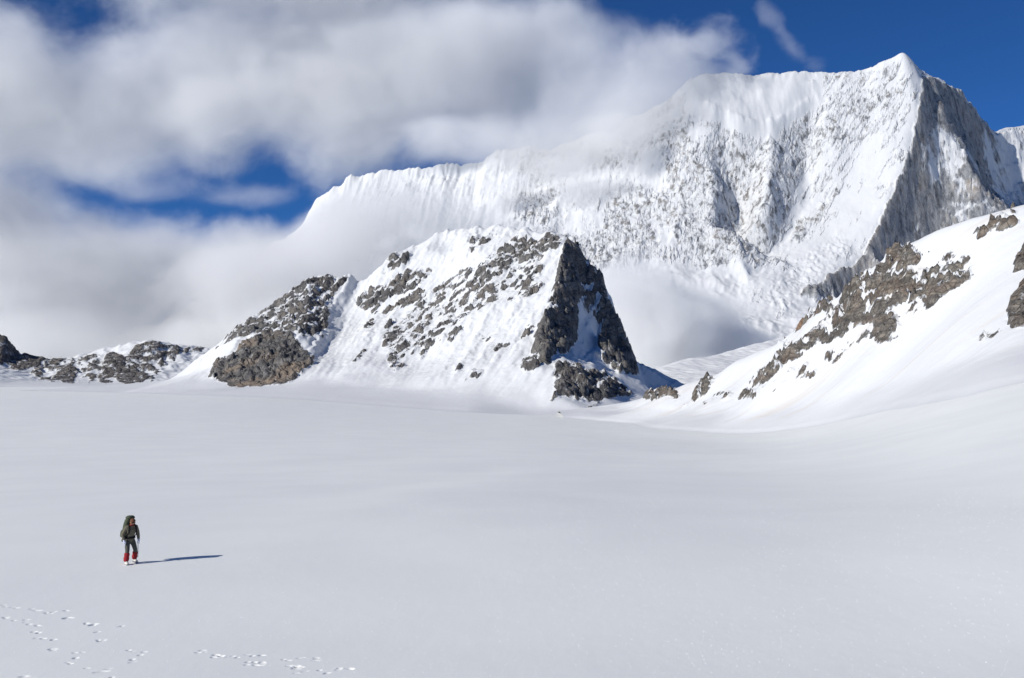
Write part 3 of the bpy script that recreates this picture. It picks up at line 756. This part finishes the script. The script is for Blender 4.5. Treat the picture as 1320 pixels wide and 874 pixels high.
def gpt(px, py):
    """the point of the plain seen at a photo pixel (walks the ray down to the snow)"""
    lo, hi = 12.0, 400.0
    for _ in range(40):
        mid = .5 * (lo + hi); w = W(px, py, mid)
        if w[2] > ground(np.array([w[0]]), np.array([w[1]]))[0]: lo = mid
        else: hi = mid
    return W(px, py, lo)
FOOT = []
def foot(px, py, L=.2, Wd=.1, dp=.07, a=None):
    w = gpt(px, py)
    FOOT.append((w[0], w[1], random.uniform(-.5, .9) if a is None else a, L, Wd, dp))
def tracks():
    s = 2.75
    for (x, y, n, sp) in [(20,58,3,22),(55,66,3,18),(10,100,3,22),(70,110,3,30),(130,70,5,22),(180,84,6,22),(240,76,2,18),(240,104,4,22),(120,125,3,18),(130,152,3,16),(140,174,2,14),(178,177,2,12),
                      (185,212,4,14),(325,122,7,24),(350,150,1,8),(362,180,5,16),(430,127,2,22),(320,232,4,60),(240,262,2,22),(480,222,4,48),(485,250,4,36),(345,287,5,40),(718,220,3,20),
                      (755,241,2,12),(785,234,4,24),(826,238,3,16),(905,231,4,28),(900,262,9,32),(1012,252,2,22),(1095,246,5,34),(1045,276,9,30),(1060,292,2,22),(1150,291,3,24),(1222,285,5,26),(95,310,2,14),(400,312,1,8)]:
        for i in range(n):
            foot((x + random.uniform(-sp, sp)) / s, 760 + (y + random.uniform(-sp, sp) * .22) / s, random.uniform(.06, .12), random.uniform(.04, .075), random.uniform(.012, .032))
# ------------------------------------------------------------------ clouds: real volumes that drift between and behind the mountains
def cloud(blobs, dens, label, size=450., amp=1.0, edge=.30, g=-.15, step=.3, stretch=(1, 1, 1.3), rough=.58, seed=0, off=.0, pad=1.5, voxel=70, col=.86, ang=0):
    """blobs: (px, py, distance, half width px, half height px, half depth m)"""
    B = []
    for (px, py, d, rx, ry, rd) in blobs:
        c = W(px, py, d); B.append((c, np.array((rx / F * d, rd, ry / F * d))))
    bm = bmesh.new()
    for c, r in B:
        bmesh.ops.create_icosphere(bm, subdivisions=3, radius=1.0, matrix=Matrix.Translation(Vector(c)) @ Matrix.Rotation(ang, 4, 'Y') @ Matrix.Diagonal((*(r * pad), 1)))
    me = bpy.data.meshes.new('cloud'); bm.to_mesh(me); bm.free()
    tmp = bpy.data.objects.new('tmp', me); COL.objects.link(tmp)
    md = tmp.modifiers.new('r', 'REMESH'); md.mode = 'VOXEL'; md.voxel_size = voxel
    dg = bpy.context.evaluated_depsgraph_get()
    m2 = bpy.data.meshes.new_from_object(tmp.evaluated_get(dg))
    bpy.data.objects.remove(tmp); m2.name = 'cloud'
    o = bpy.data.objects.new('cloud', m2); COL.objects.link(o)
    m, N = new_mat('cloud')
    p = N.pos()
    warp = N.vmath('SCALE', N.vmath('SUBTRACT', N.noise(N.vmath('ADD', p, (seed * 131., 0, 0)), 1 / (size * 1.6), 1, col=True), (.5, .5, .5)), size * .9)
    pw = N.vmath('ADD', p, warp)
    f = None
    for c, r in B:
        q = N.vmath('SUBTRACT', pw, tuple(c))
        if ang:
            vr = N.new('ShaderNodeVectorRotate', rotation_type='Y_AXIS'); N.put(vr.inputs['Vector'], q); vr.inputs['Angle'].default_value = -ang; q = vr.outputs[0]
        q = N.vmath('MULTIPLY', q, tuple(1 / r))
        l = N.vmath('LENGTH', q, out=1)
        f = l if f is None else N.math('SMOOTH_MIN', f, l, .35)
    nz = N.noise(N.vmath('MULTIPLY', pw, stretch), 1 / size, 6, rough)
    v = N.math('SUBTRACT', N.math('ADD', N.math('MULTIPLY', N.math('SUBTRACT', nz, .5), amp * 2), .80 + off), f)
    den = N.math('MULTIPLY', N.math('MULTIPLY', N.mr(v, 0, edge), N.mr(f, pad - .45, pad - .15, 1, 0)), dens)
    vs_ = N.new('ShaderNodeVolumeScatter')
    vs_.inputs['Color'].default_value = (col, col, col, 1); vs_.inputs['Anisotropy'].default_value = g
    N.put(vs_.inputs['Density'], den)
    out = N.new('ShaderNodeOutputMaterial'); N.l.new(vs_.outputs[0], out.inputs['Volume'])
    m.cycles.volume_step_rate = step
    m2.materials.clear(); m2.materials.append(m)
    tag(o, label, 'cloud', kind='stuff')
    return o

def build_clouds():
    cloud([(330,105,7000,320,125,420), (590,100,6950,250,112,330), (770,130,6180,130,85,220), (100,150,6900,230,82,420), (-20,90,6900,180,100,420), (-200,180,6700,280,210,500), (420,-40,6900,320,110,450), (665,55,6700,130,50,300), (850,95,6080,62,55,160), (700,165,6110,135,60,200), (590,172,6330,135,40,150), (800,140,6060,100,62,170)],
          .0047, 'grey cloud bank filling the upper sky and hiding the white ridge', size=700, seed=1, off=.34, amp=.85, col=.93, voxel=120, edge=.72, step=.6, rough=.70)
    cloud([(100,358,3700,250,108,450), (330,355,3600,200,80,400), (500,308,3500,130,52,260), (625,298,3400,80,24,180), (-30,285,3700,150,90,400), (-220,330,3700,270,200,500), (430,420,3500,190,70,350), (170,440,3600,320,55,400)],
          .0070, 'low grey cloud bank lying behind the rock peak and the snow hills', size=520, seed=2, off=.24, amp=.9, col=.87, voxel=80, edge=.5, step=.6, rough=.70)
    cloud([(745,228,5880,80,52,110), (690,200,6080,85,45,110), (805,180,5900,65,45,110), (650,245,5950,60,32,110)], .0052, 'thin veil of cloud drifting across the white mountain face', size=330, seed=3, off=.2, amp=.8, step=.3, voxel=60, edge=.6)
    cloud([(870,410,3000,110,58,350), (820,440,2900,90,60,300), (940,435,3100,70,36,250), (800,390,2900,50,50,250), (880,465,2900,130,26,300)], .011, 'white fog filling the gap between rock peak and rocky slope', size=260, seed=4, off=.2, amp=.85, voxel=50, edge=.35, step=.5, rough=.66, col=.97)
    cloud([(190,232,5600,120,30,250), (320,250,5500,110,22,250), (250,205,5600,90,24,250)], .0013, 'thin veil of cloud streaking the blue gap', size=330, seed=9, off=.1, amp=1.1, step=.4, voxel=70, edge=.8, rough=.68, col=.95)
    cloud([(545,308,1345,52,20,50), (500,318,1360,40,16,40)], .012, 'wisp of mist brushing the shoulder of the rock peak', size=60, seed=5, amp=.7, voxel=9, edge=.6, step=.4)
    cloud([(905,60,6100,66,48,250), (945,80,6100,44,28,200), (880,50,6100,50,40,200)], .0036, 'faint torn wisps beside the ice shelf', size=240, seed=6, off=.05, amp=1.2, step=.4, voxel=60, edge=.7)
    cloud([(1020,52,6300,74,15,120), (992,22,6300,36,20,120)], .0032, 'slanting streak of thin cloud above the summit ridge', size=190, seed=7, off=.1, amp=.9, step=.4, voxel=40, edge=.8, ang=math.radians(48))
# ------------------------------------------------------------------ the walker
def cloth(name, a, b=None, scale=40, rough=.85, bump=.004):
    m, N = new_mat(name)
    tc = N.new('ShaderNodeTexCoord').outputs['Object']
    n = N.noise(tc, scale, 4, .6)
    b = b or tuple(x * .7 for x in a)
    bs = N.new('ShaderNodeBsdfPrincipled')
    N.put(bs.inputs['Base Color'], N.mix(N.mr(n, .35, .65), a, b))
    bs.inputs['Roughness'].default_value = rough; bs.inputs['Specular IOR Level'].default_value = .25
    bp = N.new('ShaderNodeBump'); bp.inputs['Distance'].default_value = bump
    N.put(bp.inputs['Height'], N.noise(tc, scale * .35, 3)); N.put(bs.inputs['Normal'], bp.outputs[0])
    o = N.new('ShaderNodeOutputMaterial'); N.l.new(bs.outputs[0], o.inputs[0])
    return m

def link_mesh(name, me, mat, parent):
    me.name = name
    o = bpy.data.objects.new(name, me); COL.objects.link(o)
    me.materials.clear(); me.materials.append(mat)
    for p in me.polygons: p.use_smooth = True
    if parent: o.parent = parent
    return o

def skin(name, pts, edges, mat, parent, sub=2, root=0):
    """grow one continuous surface round a skeleton: pts = (x, y, z, radius) or (x, y, z, rx, ry)"""
    me = bpy.data.meshes.new(name)
    me.from_pydata([p[:3] for p in pts], edges, [])
    t = bpy.data.objects.new('t', me); COL.objects.link(t)
    t.modifiers.new('s', 'SKIN'); sd = me.skin_vertices[0].data
    for i, p in enumerate(pts):
        sd[i].radius = (p[3], p[4] if len(p) > 4 else p[3]); sd[i].use_root = (i == root)
    s2 = t.modifiers.new('u', 'SUBSURF'); s2.levels = sub; s2.render_levels = sub
    m2 = bpy.data.meshes.new_from_object(t.evaluated_get(bpy.context.evaluated_depsgraph_get()))
    bpy.data.objects.remove(t)
    return link_mesh(name, m2, mat, parent)

def loft(name, rings, mat, parent, n=20, sub=1):
    """closed body through rounded-rectangle rings: (x, y, z, half width, half depth, roundness)"""
    bm = bmesh.new(); R = []
    for (x, y, z, a, b, e) in rings:
        r = []
        for i in range(n):
            t = 2 * math.pi * i / n
            c, s_ = math.cos(t), math.sin(t)
            r.append(bm.verts.new((x + a * math.copysign(abs(c) ** e, c), y + b * math.copysign(abs(s_) ** e, s_), z)))
        R.append(r)
    for p, q in zip(R[:-1], R[1:]):
        for i in range(n): bm.faces.new((p[i], p[(i + 1) % n], q[(i + 1) % n], q[i]))
    bm.faces.new(R[0][::-1]); bm.faces.new(R[-1])
    bmesh.ops.recalc_face_normals(bm, faces=bm.faces)
    me = bpy.data.meshes.new(name); bm.to_mesh(me); bm.free()
    t = bpy.data.objects.new('t', me); COL.objects.link(t)
    s2 = t.modifiers.new('u', 'SUBSURF'); s2.levels = sub
    m2 = bpy.data.meshes.new_from_object(t.evaluated_get(bpy.context.evaluated_depsgraph_get()))
    bpy.data.objects.remove(t)
    return link_mesh(name, m2, mat, parent)

def chain(k): return [(i, i + 1) for i in range(k - 1)]

def build_walker():
    base = gpt(167, 726.5)
    H = Matrix.Translation(Vector(base)) @ Matrix.Rotation(math.radians(44), 4, 'Z') @ Matrix.Scale(.955, 4)
    skin_m = cloth('weathered_skin', (.30, .15, .09), (.24, .11, .07), 60, .6, .001)
    olive = cloth('olive_jacket_cloth', (.17, .15, .105), (.11, .10, .072), 30)
    trous = cloth('grey_green_trouser_cloth', (.105, .10, .08), (.07, .07, .058), 30)
    packm = cloth('dark_green_pack_cloth', (.085, .098, .06), (.05, .062, .04), 22)
    black = cloth('black_webbing', (.012, .012, .014), None, 60)
    red = cloth('red_gaiter_cloth', (.36, .022, .028), (.24, .014, .02), 30)
    white = cloth('white_boot_shell', (.72, .70, .64), (.55, .53, .48), 25, .45, .001)
    glove_m = cloth('pale_glove_cloth', (.62, .64, .74), (.5, .52, .62), 40)
    steel = cloth('grey_steel', (.34, .35, .37), (.25, .26, .28), 80, .35, .0005)
    beanie_m = cloth('brown_knit', (.17, .075, .04), (.12, .05, .03), 70)

    root = bpy.data.objects.new('person', None); COL.objects.link(root); root.matrix_world = H; root.empty_display_size = .3
    tag(root, 'lone walker in olive jacket and red gaiters crossing the open snow', 'person')
    hip_r, kn_r, an_r = (-.10, .0, .90), (-.155, -.15, .49), (-.185, -.10, .10)
    hip_l, kn_l, an_l = (.10, .0, .90), (.16, -.14, .50), (.205, .06, .15)
    sh_r, el_r, wr_r = (-.185, -.10, 1.385), (-.285, .0, 1.13), (-.27, -.10, .905)
    sh_l, el_l, wr_l = (.185, -.13, 1.385), (.275, -.08, 1.13), (.262, -.17, .905)
    # one continuous body: trunk, neck, head, arms to the fingertips, legs to the toes
    P = [(0, .01, .93, .085, .07), (0, -.02, 1.10, .10, .08), (0, -.09, 1.30, .14, .095), (0, -.145, 1.43, .075, .06), (0, -.185, 1.495, .05, .05), (0, -.215, 1.56, .085, .095), (0, -.235, 1.635, .082, .09), (0, -.222, 1.685, .045, .05)]
    E = chain(8)
    def add(base_i, pts):
        k = base_i
        for p in pts:
            P.append(p); E.append((k, len(P) - 1)); k = len(P) - 1
        return k
    for hip, kn, an, toe in ((hip_r, kn_r, an_r, (-.195, -.30, .045)), (hip_l, kn_l, an_l, (.23, -.14, .05))):
        add(0, [(*hip, .055), tuple(hip[i] * .5 + kn[i] * .5 for i in range(3)) + (.075,), (*kn, .055), tuple(kn[i] * .6 + an[i] * .4 for i in range(3)) + (.055,), (*an, .038), (*toe, .03)])
    for sh, el, wr in ((sh_r, el_r, wr_r), (sh_l, el_l, wr_l)):
        s = -1 if sh[0] < 0 else 1
        k = add(3, [(*sh, .060), (*el, .042), (*wr, .024), (wr[0], wr[1] - .02, wr[2] - .055, .020, .013)])
        for f in range(4):
            y = -.035 + .022 * f
            add(k, [(wr[0] - s * .004, wr[1] - .02 + y, wr[2] - .10, .010), (wr[0] - s * .014, wr[1] - .025 + y, wr[2] - .135 + .006 * abs(f - 1), .009), (wr[0] - s * .032, wr[1] - .02 + y, wr[2] - .155 + .008 * abs(f - 1), .008)])
        add(k - 1 if False else k, [(wr[0] - s * .025, wr[1] - .065, wr[2] - .07, .011), (wr[0] - s * .036, wr[1] - .075, wr[2] - .10, .009)])
    # nose, ears, chin
    add(5, [(0, -.325, 1.55, .016), (0, -.345, 1.538, .012)])
    add(5, [(0, -.285, 1.49, .035, .03)])
    for s in (-1, 1): add(5, [(s * .088, -.21, 1.565, .018, .012), (s * .104, -.20, 1.57, .012, .02)])
    skin('body', P, E, skin_m, root)
    for s in (-1, 1):
        e = loft('eye', [(s * .033, -.300, 1.573 + z, r, r * .6, 1) for z, r in ((-.009, .003), (-.004, .011), (.004, .011), (.009, .003))], black, root, 10)
    loft('mouth', [(0, -.312, 1.503 + z, a, .012, 1) for z, a in ((-.008, .012), (-.003, .026), (.003, .026), (.008, .012))], cloth('lip', (.10, .03, .025)), root, 12)
    # clothing
    J = [(0, .01, .80, .195, .165), (0, -.01, 1.02, .165, .135), (0, -.05, 1.18, .18, .145), (0, -.10, 1.33, .185, .14), (0, -.15, 1.45, .095, .085)]
    JE = chain(5)
    for sh, el, wr in ((sh_r, el_r, wr_r), (sh_l, el_l, wr_l)):
        k0 = len(J); J += [(*sh, .085), tuple(sh[i] * .5 + el[i] * .5 for i in range(3)) + (.078,), (*el, .068), tuple(el[i] * .5 + wr[i] * .5 for i in range(3)) + (.062,), (*wr, .050)]
        JE += [(3, k0)] + [(k0 + i, k0 + i + 1) for i in range(4)]
    jk = skin('jacket', J, JE, olive, root, 3)
    loft('collar', [(0, -.165, 1.435, .085, .08, 1), (0, -.175, 1.465, .088, .085, 1), (0, -.20, 1.50, .080, .082, 1)], black, root)
    loft('scarf', [(-.02, -.19, 1.462, .088, .080, 1), (-.02, -.195, 1.478, .094, .086, 1), (-.02, -.20, 1.492, .086, .078, 1)], red, root, 14)
    T = [(0, .01, 1.03, .16, .13), (0, .01, .90, .18, .15)]; TE = [(0, 1)]
    for hip, kn, an in ((hip_r, kn_r, an_r), (hip_l, kn_l, an_l)):
        k0 = len(T); T += [(hip[0], hip[1], hip[2] - .06, .112), tuple(hip[i] * .5 + kn[i] * .5 for i in range(3)) + (.098,), (*kn, .082), tuple(kn[i] * .75 + an[i] * .25 for i in range(3)) + (.074,)]
        TE += [(1, k0)] + [(k0 + i, k0 + i + 1) for i in range(3)]
    skin('trousers', T, TE, trous, root, 3)
    for kn, an in ((kn_r, an_r), (kn_l, an_l)):
        at = lambda t: tuple(kn[i] * (1 - t) + an[i] * t for i in range(3))
        skin('gaiter', [(*at(.05), .075), (*at(.26), .120), (*at(.47), .085), (*at(.66), .122), (*at(.84), .095), (*at(1.0), .105)], chain(6), red, root, 3)
    for an, toe, zt in ((an_r, (-.195, -.33, .05), 0), (an_l, (.235, -.17, .05), 0)):
        hx = (an[0], an[1] + .05, an[2] - .045)
        mid = tuple((hx[i] + toe[i]) / 2 for i in range(3))
        b = skin('boot', [(*hx, .052, .06), (mid[0], mid[1], mid[2] + .005, .056, .055), (*toe, .052, .042), (an[0], an[1], an[2] + .02, .066)], [(0, 1), (1, 2), (1, 3)], white, root, 3)
        sl = skin('sole', [(hx[0], hx[1], hx[2] - .045, .045, .014), (mid[0], mid[1], mid[2] - .045, .05, .014), (toe[0], toe[1], toe[2] - .036, .045, .014)], chain(3), black, b, 2)
        bm = bmesh.new()
        for t in (0, .33, .66, 1):
            for s in (-1, 1):
                c = [hx[i] * (1 - t) + toe[i] * t for i in range(3)]
                bmesh.ops.create_cone(bm, cap_ends=True, segments=6, radius1=.010, radius2=.002, depth=.045, matrix=Matrix.Translation((c[0] + s * .045, c[1], c[2] - .055)) @ Matrix.Rotation(math.pi, 4, 'X'))
        bmesh.ops.create_cube(bm, size=1, matrix=Matrix.Translation(((hx[0] + toe[0]) / 2, (hx[1] + toe[1]) / 2, (hx[2] + toe[2]) / 2 - .047)) @ Matrix.Diagonal((.10, .30, .012, 1)))
        me = bpy.data.meshes.new('crampon'); bm.to_mesh(me); bm.free(); link_mesh('crampon', me, steel, b)
    for wr in (wr_r, wr_l):
        s = -1 if wr[0] < 0 else 1
        G = [(wr[0], wr[1], wr[2] + .03, .050), (wr[0], wr[1] - .005, wr[2] - .01, .046), (wr[0] - s * .004, wr[1] - .02, wr[2] - .065, .050, .036)]; GE = chain(3)
        for f in range(4):
            y = -.04 + .026 * f; k0 = len(G)
            G += [(wr[0] - s * .008, wr[1] - .02 + y, wr[2] - .115, .015), (wr[0] - s * .02, wr[1] - .025 + y, wr[2] - .15 + .006 * abs(f - 1), .014), (wr[0] - s * .042, wr[1] - .02 + y, wr[2] - .165 + .008 * abs(f - 1), .012)]
            GE += [(2, k0), (k0, k0 + 1), (k0 + 1, k0 + 2)]
        k0 = len(G); G += [(wr[0] - s * .03, wr[1] - .072, wr[2] - .075, .016), (wr[0] - s * .042, wr[1] - .08, wr[2] - .108, .013)]; GE += [(2, k0), (k0, k0 + 1)]
        skin('glove', G, GE, glove_m, root, 2)
    loft('beanie', [(0, -.235, 1.595, .100, .108, 1), (0, -.238, 1.63, .104, .112, 1), (0, -.235, 1.675, .092, .10, 1), (0, -.225, 1.715, .055, .06, 1), (0, -.222, 1.727, .015, .015, 1)], beanie_m, root)
    g = loft('sunglasses', [(0, -.262, 1.555, .088, .062, .8), (0, -.266, 1.572, .094, .064, .8), (0, -.262, 1.592, .088, .060, .8)], black, root)

    # tall rucksack, carried high above the head
    pk = bpy.data.objects.new('backpack', None); COL.objects.link(pk); pk.matrix_world = H; pk.empty_display_size = .3
    tag(pk, 'tall bulging dark green backpack towering over the head of the walker', 'backpack')
    loft('pack_body', [(-.01, .20, .86, .15, .10, .7), (-.01, .23, .92, .19, .14, .7), (-.01, .215, 1.10, .195, .155, .75), (-.01, .165, 1.35, .195, .16, .75), (-.01, .08, 1.56, .185, .155, .8), (-.01, .02, 1.68, .165, .14, .85), (-.01, .0, 1.72, .13, .11, .9)], packm, pk, 24, 2)
    lid = loft('pack_lid', [(-.01, -.01, 1.69, .16, .15, .8), (-.01, -.015, 1.73, .175, .165, .8), (-.01, -.035, 1.79, .15, .14, .85), (-.01, -.05, 1.825, .08, .08, 1)], packm, pk, 24, 2)
    for s in (-1, 1):
        loft('side_pocket', [(s * .20 - .01, .22, .98, .045, .09, .8), (s * .215 - .01, .215, 1.04, .06, .10, .8), (s * .21 - .01, .19, 1.22, .055, .095, .8), (s * .20 - .01, .175, 1.28, .03, .06, .9)], packm, pk, 16, 2)
        st = [(s * .11, .02, 1.47), (s * .115, -.10, 1.515), (s * .12, -.215, 1.45), (s * .125, -.265, 1.32), (s * .15, -.235, 1.17), (s * .185, -.08, 1.06), (s * .17, .08, 1.02)]
        skin('shoulder_strap', [(*p, .030, .014) for p in st], chain(len(st)), black, pk, 2)
    loft('sleeping_mat', [(-.03, .25, .79, .13, .06, 1), (-.03, .25, .82, .19, .095, 1), (-.03, .25, .90, .20, .10, 1), (-.03, .25, .95, .14, .07, 1)], packm, pk, 20, 2)
    hb = bmesh.new(); n = 28; R = []
    for z, k in ((.955, 0), (.955, .02), (1.025, .02), (1.025, 0)):
        R.append([hb.verts.new(((.185 + k) * math.cos(2 * math.pi * i / n), .015 + (.165 + k) * math.sin(2 * math.pi * i / n), z)) for i in range(n)])
    for a, b in zip(R, R[1:] + R[:1]):
        for i in range(n): hb.faces.new((a[i], a[(i + 1) % n], b[(i + 1) % n], b[i]))
    bmesh.ops.recalc_face_normals(hb, faces=hb.faces)
    me = bpy.data.meshes.new('hip_belt'); hb.to_mesh(me); hb.free(); link_mesh('hip_belt', me, black, pk)
    skin('chest_strap', [(-.12, -.262, 1.33, .014, .008), (0, -.275, 1.325, .014, .008), (.12, -.262, 1.33, .014, .008)], chain(3), black, pk, 1)

    # ice axe held by the head, shaft hanging to the snow
    ax = bpy.data.objects.new('ice_axe', None); COL.objects.link(ax); ax.empty_display_size = .2
    ax.matrix_world = H @ Matrix.Translation((.232, -.195, .79))
    tag(ax, 'ice axe with a grey shaft hanging from the pale glove of the walker', 'ice axe')
    skin('shaft', [(0, 0, 0, .013, .018), (0, -.005, -.25, .013, .018), (0, -.01, -.48, .012, .016)], chain(3), steel, ax, 2)
    skin('pick', [(0, .09, .012, .008, .012), (0, .03, .022, .010, .018), (0, 0, .02, .014, .022), (0, -.06, .018, .008, .018), (0, -.13, -.012, .006, .013), (0, -.165, -.04, .003, .005)], chain(6), steel, ax, 2)
    skin('adze', [(0, .085, .012, .022, .006), (0, .12, -.002, .03, .005)], chain(2), steel, ax, 1)
    skin('spike', [(0, -.01, -.47, .013), (0, -.011, -.52, .009), (0, -.012, -.57, .003)], chain(3), black, ax, 2)

def build_crystals():
    """coarse frost crystals standing on the crust; they catch the sun as points of light"""
    r = np.random.default_rng(21); V = []; Q = []
    n = 3600
    rr = 22 + 45 * r.random(n) ** 1.6; ph = r.uniform(-.54, .54, n)
    x = rr * np.sin(ph); y = rr * np.cos(ph); z = ground(x, y)
    for i in range(n):
        s = r.uniform(.0035, .0085) * (rr[i] / 26) ** .5
        a = r.uniform(-.6, .6); c = math.cos(a); d = math.sin(a)
        # little four-sided prism, its broad faces turned about the upright
        k = len(V)
        t = np.array((.82 * c - .57 * d * 0, .57 * c + .82 * d, 0)); t /= np.linalg.norm(t)
        u = np.array((-t[1], t[0], 0))
        p = np.array((x[i], y[i], z[i] - .003)); lean = t * s * .6
        for q in (u * s, -u * s, ): V.append(p + q - t * s * .3)
        for q in (u * s * .8, -u * s * .8): V.append(p + q + lean + np.array((0, 0, 1.7 * s)))
        for q in (u * s, -u * s): V.append(p + q + t * s * .9)
        Q += [(k, k + 1, k + 3, k + 2), (k + 1, k, k + 4, k + 5), (k + 2, k + 3, k + 5, k + 4), ]
    m, N = new_mat('frost_crystal')
    bs = N.new('ShaderNodeBsdfPrincipled'); bs.inputs['Base Color'].default_value = (.95, .96, .97, 1); bs.inputs['Roughness'].default_value = .25
    o = N.new('ShaderNodeOutputMaterial'); N.l.new(bs.outputs[0], o.inputs[0])
    ob = raw_mesh('frost', np.array(V), np.array(Q), {}, [m])
    for p in ob.data.polygons: p.use_smooth = False
    tag(ob, 'scattered glittering frost crystals on the near snow', 'frost', kind='stuff')
tracks()
build_plain(); build_peak(); build_wall(); build_slope(); build_hills()
build_walker(); build_crystals()
build_clouds()
# ------------------------------------------------------------------ light
SUN_EL = math.radians(28.0)
S_dir = np.array([-.86, -.51]); S_dir /= np.linalg.norm(S_dir)
SUN = Vector((S_dir[0] * math.cos(SUN_EL), S_dir[1] * math.cos(SUN_EL), math.sin(SUN_EL)))
sun_d = bpy.data.lights.new('sun', 'SUN'); sun_d.energy = 4.0; sun_d.angle = math.radians(.5); sun_d.color = (1, .967, .905)
sun = bpy.data.objects.new('sun', sun_d); COL.objects.link(sun)
sun.rotation_euler = SUN.to_track_quat('Z', 'Y').to_euler(); sun.location = (-300, -200, 300)
wd = bpy.data.worlds.new('World'); scene.world = wd; wd.use_nodes = True
wn = wd.node_tree; wn.nodes.clear()
sky = wn.nodes.new('ShaderNodeTexSky'); sky.sky_type = 'NISHITA'; sky.sun_disc = False
sky.sun_elevation = SUN_EL; sky.sun_rotation = math.atan2(SUN.x, SUN.y) % (2 * math.pi)
sky.altitude = 5000; sky.air_density = 1.0; sky.dust_density = .1; sky.ozone_density = 2.0
bg = wn.nodes.new('ShaderNodeBackground'); bg.inputs[1].default_value = .09
wo = wn.nodes.new('ShaderNodeOutputWorld')
hs = wn.nodes.new('ShaderNodeMix'); hs.data_type = 'RGBA'; hs.blend_type = 'MULTIPLY'; hs.inputs[0].default_value = 1.0; hs.inputs[7].default_value = (.20, .50, .87, 1)   # the deep blue of thin, dry air
wn.links.new(sky.outputs[0], hs.inputs[6]); wn.links.new(hs.outputs[2], bg.inputs[0]); wn.links.new(bg.outputs[0], wo.inputs[0])
vs = scene.view_settings
vs.view_transform = 'Standard'; vs.look = 'None'; vs.exposure = 0.13; vs.gamma = 1.0; vs.use_curve_mapping = False
scene.cycles.use_denoising = True
scene.cycles.max_bounces = 8; scene.cycles.diffuse_bounces = 3; scene.cycles.volume_bounces = 4
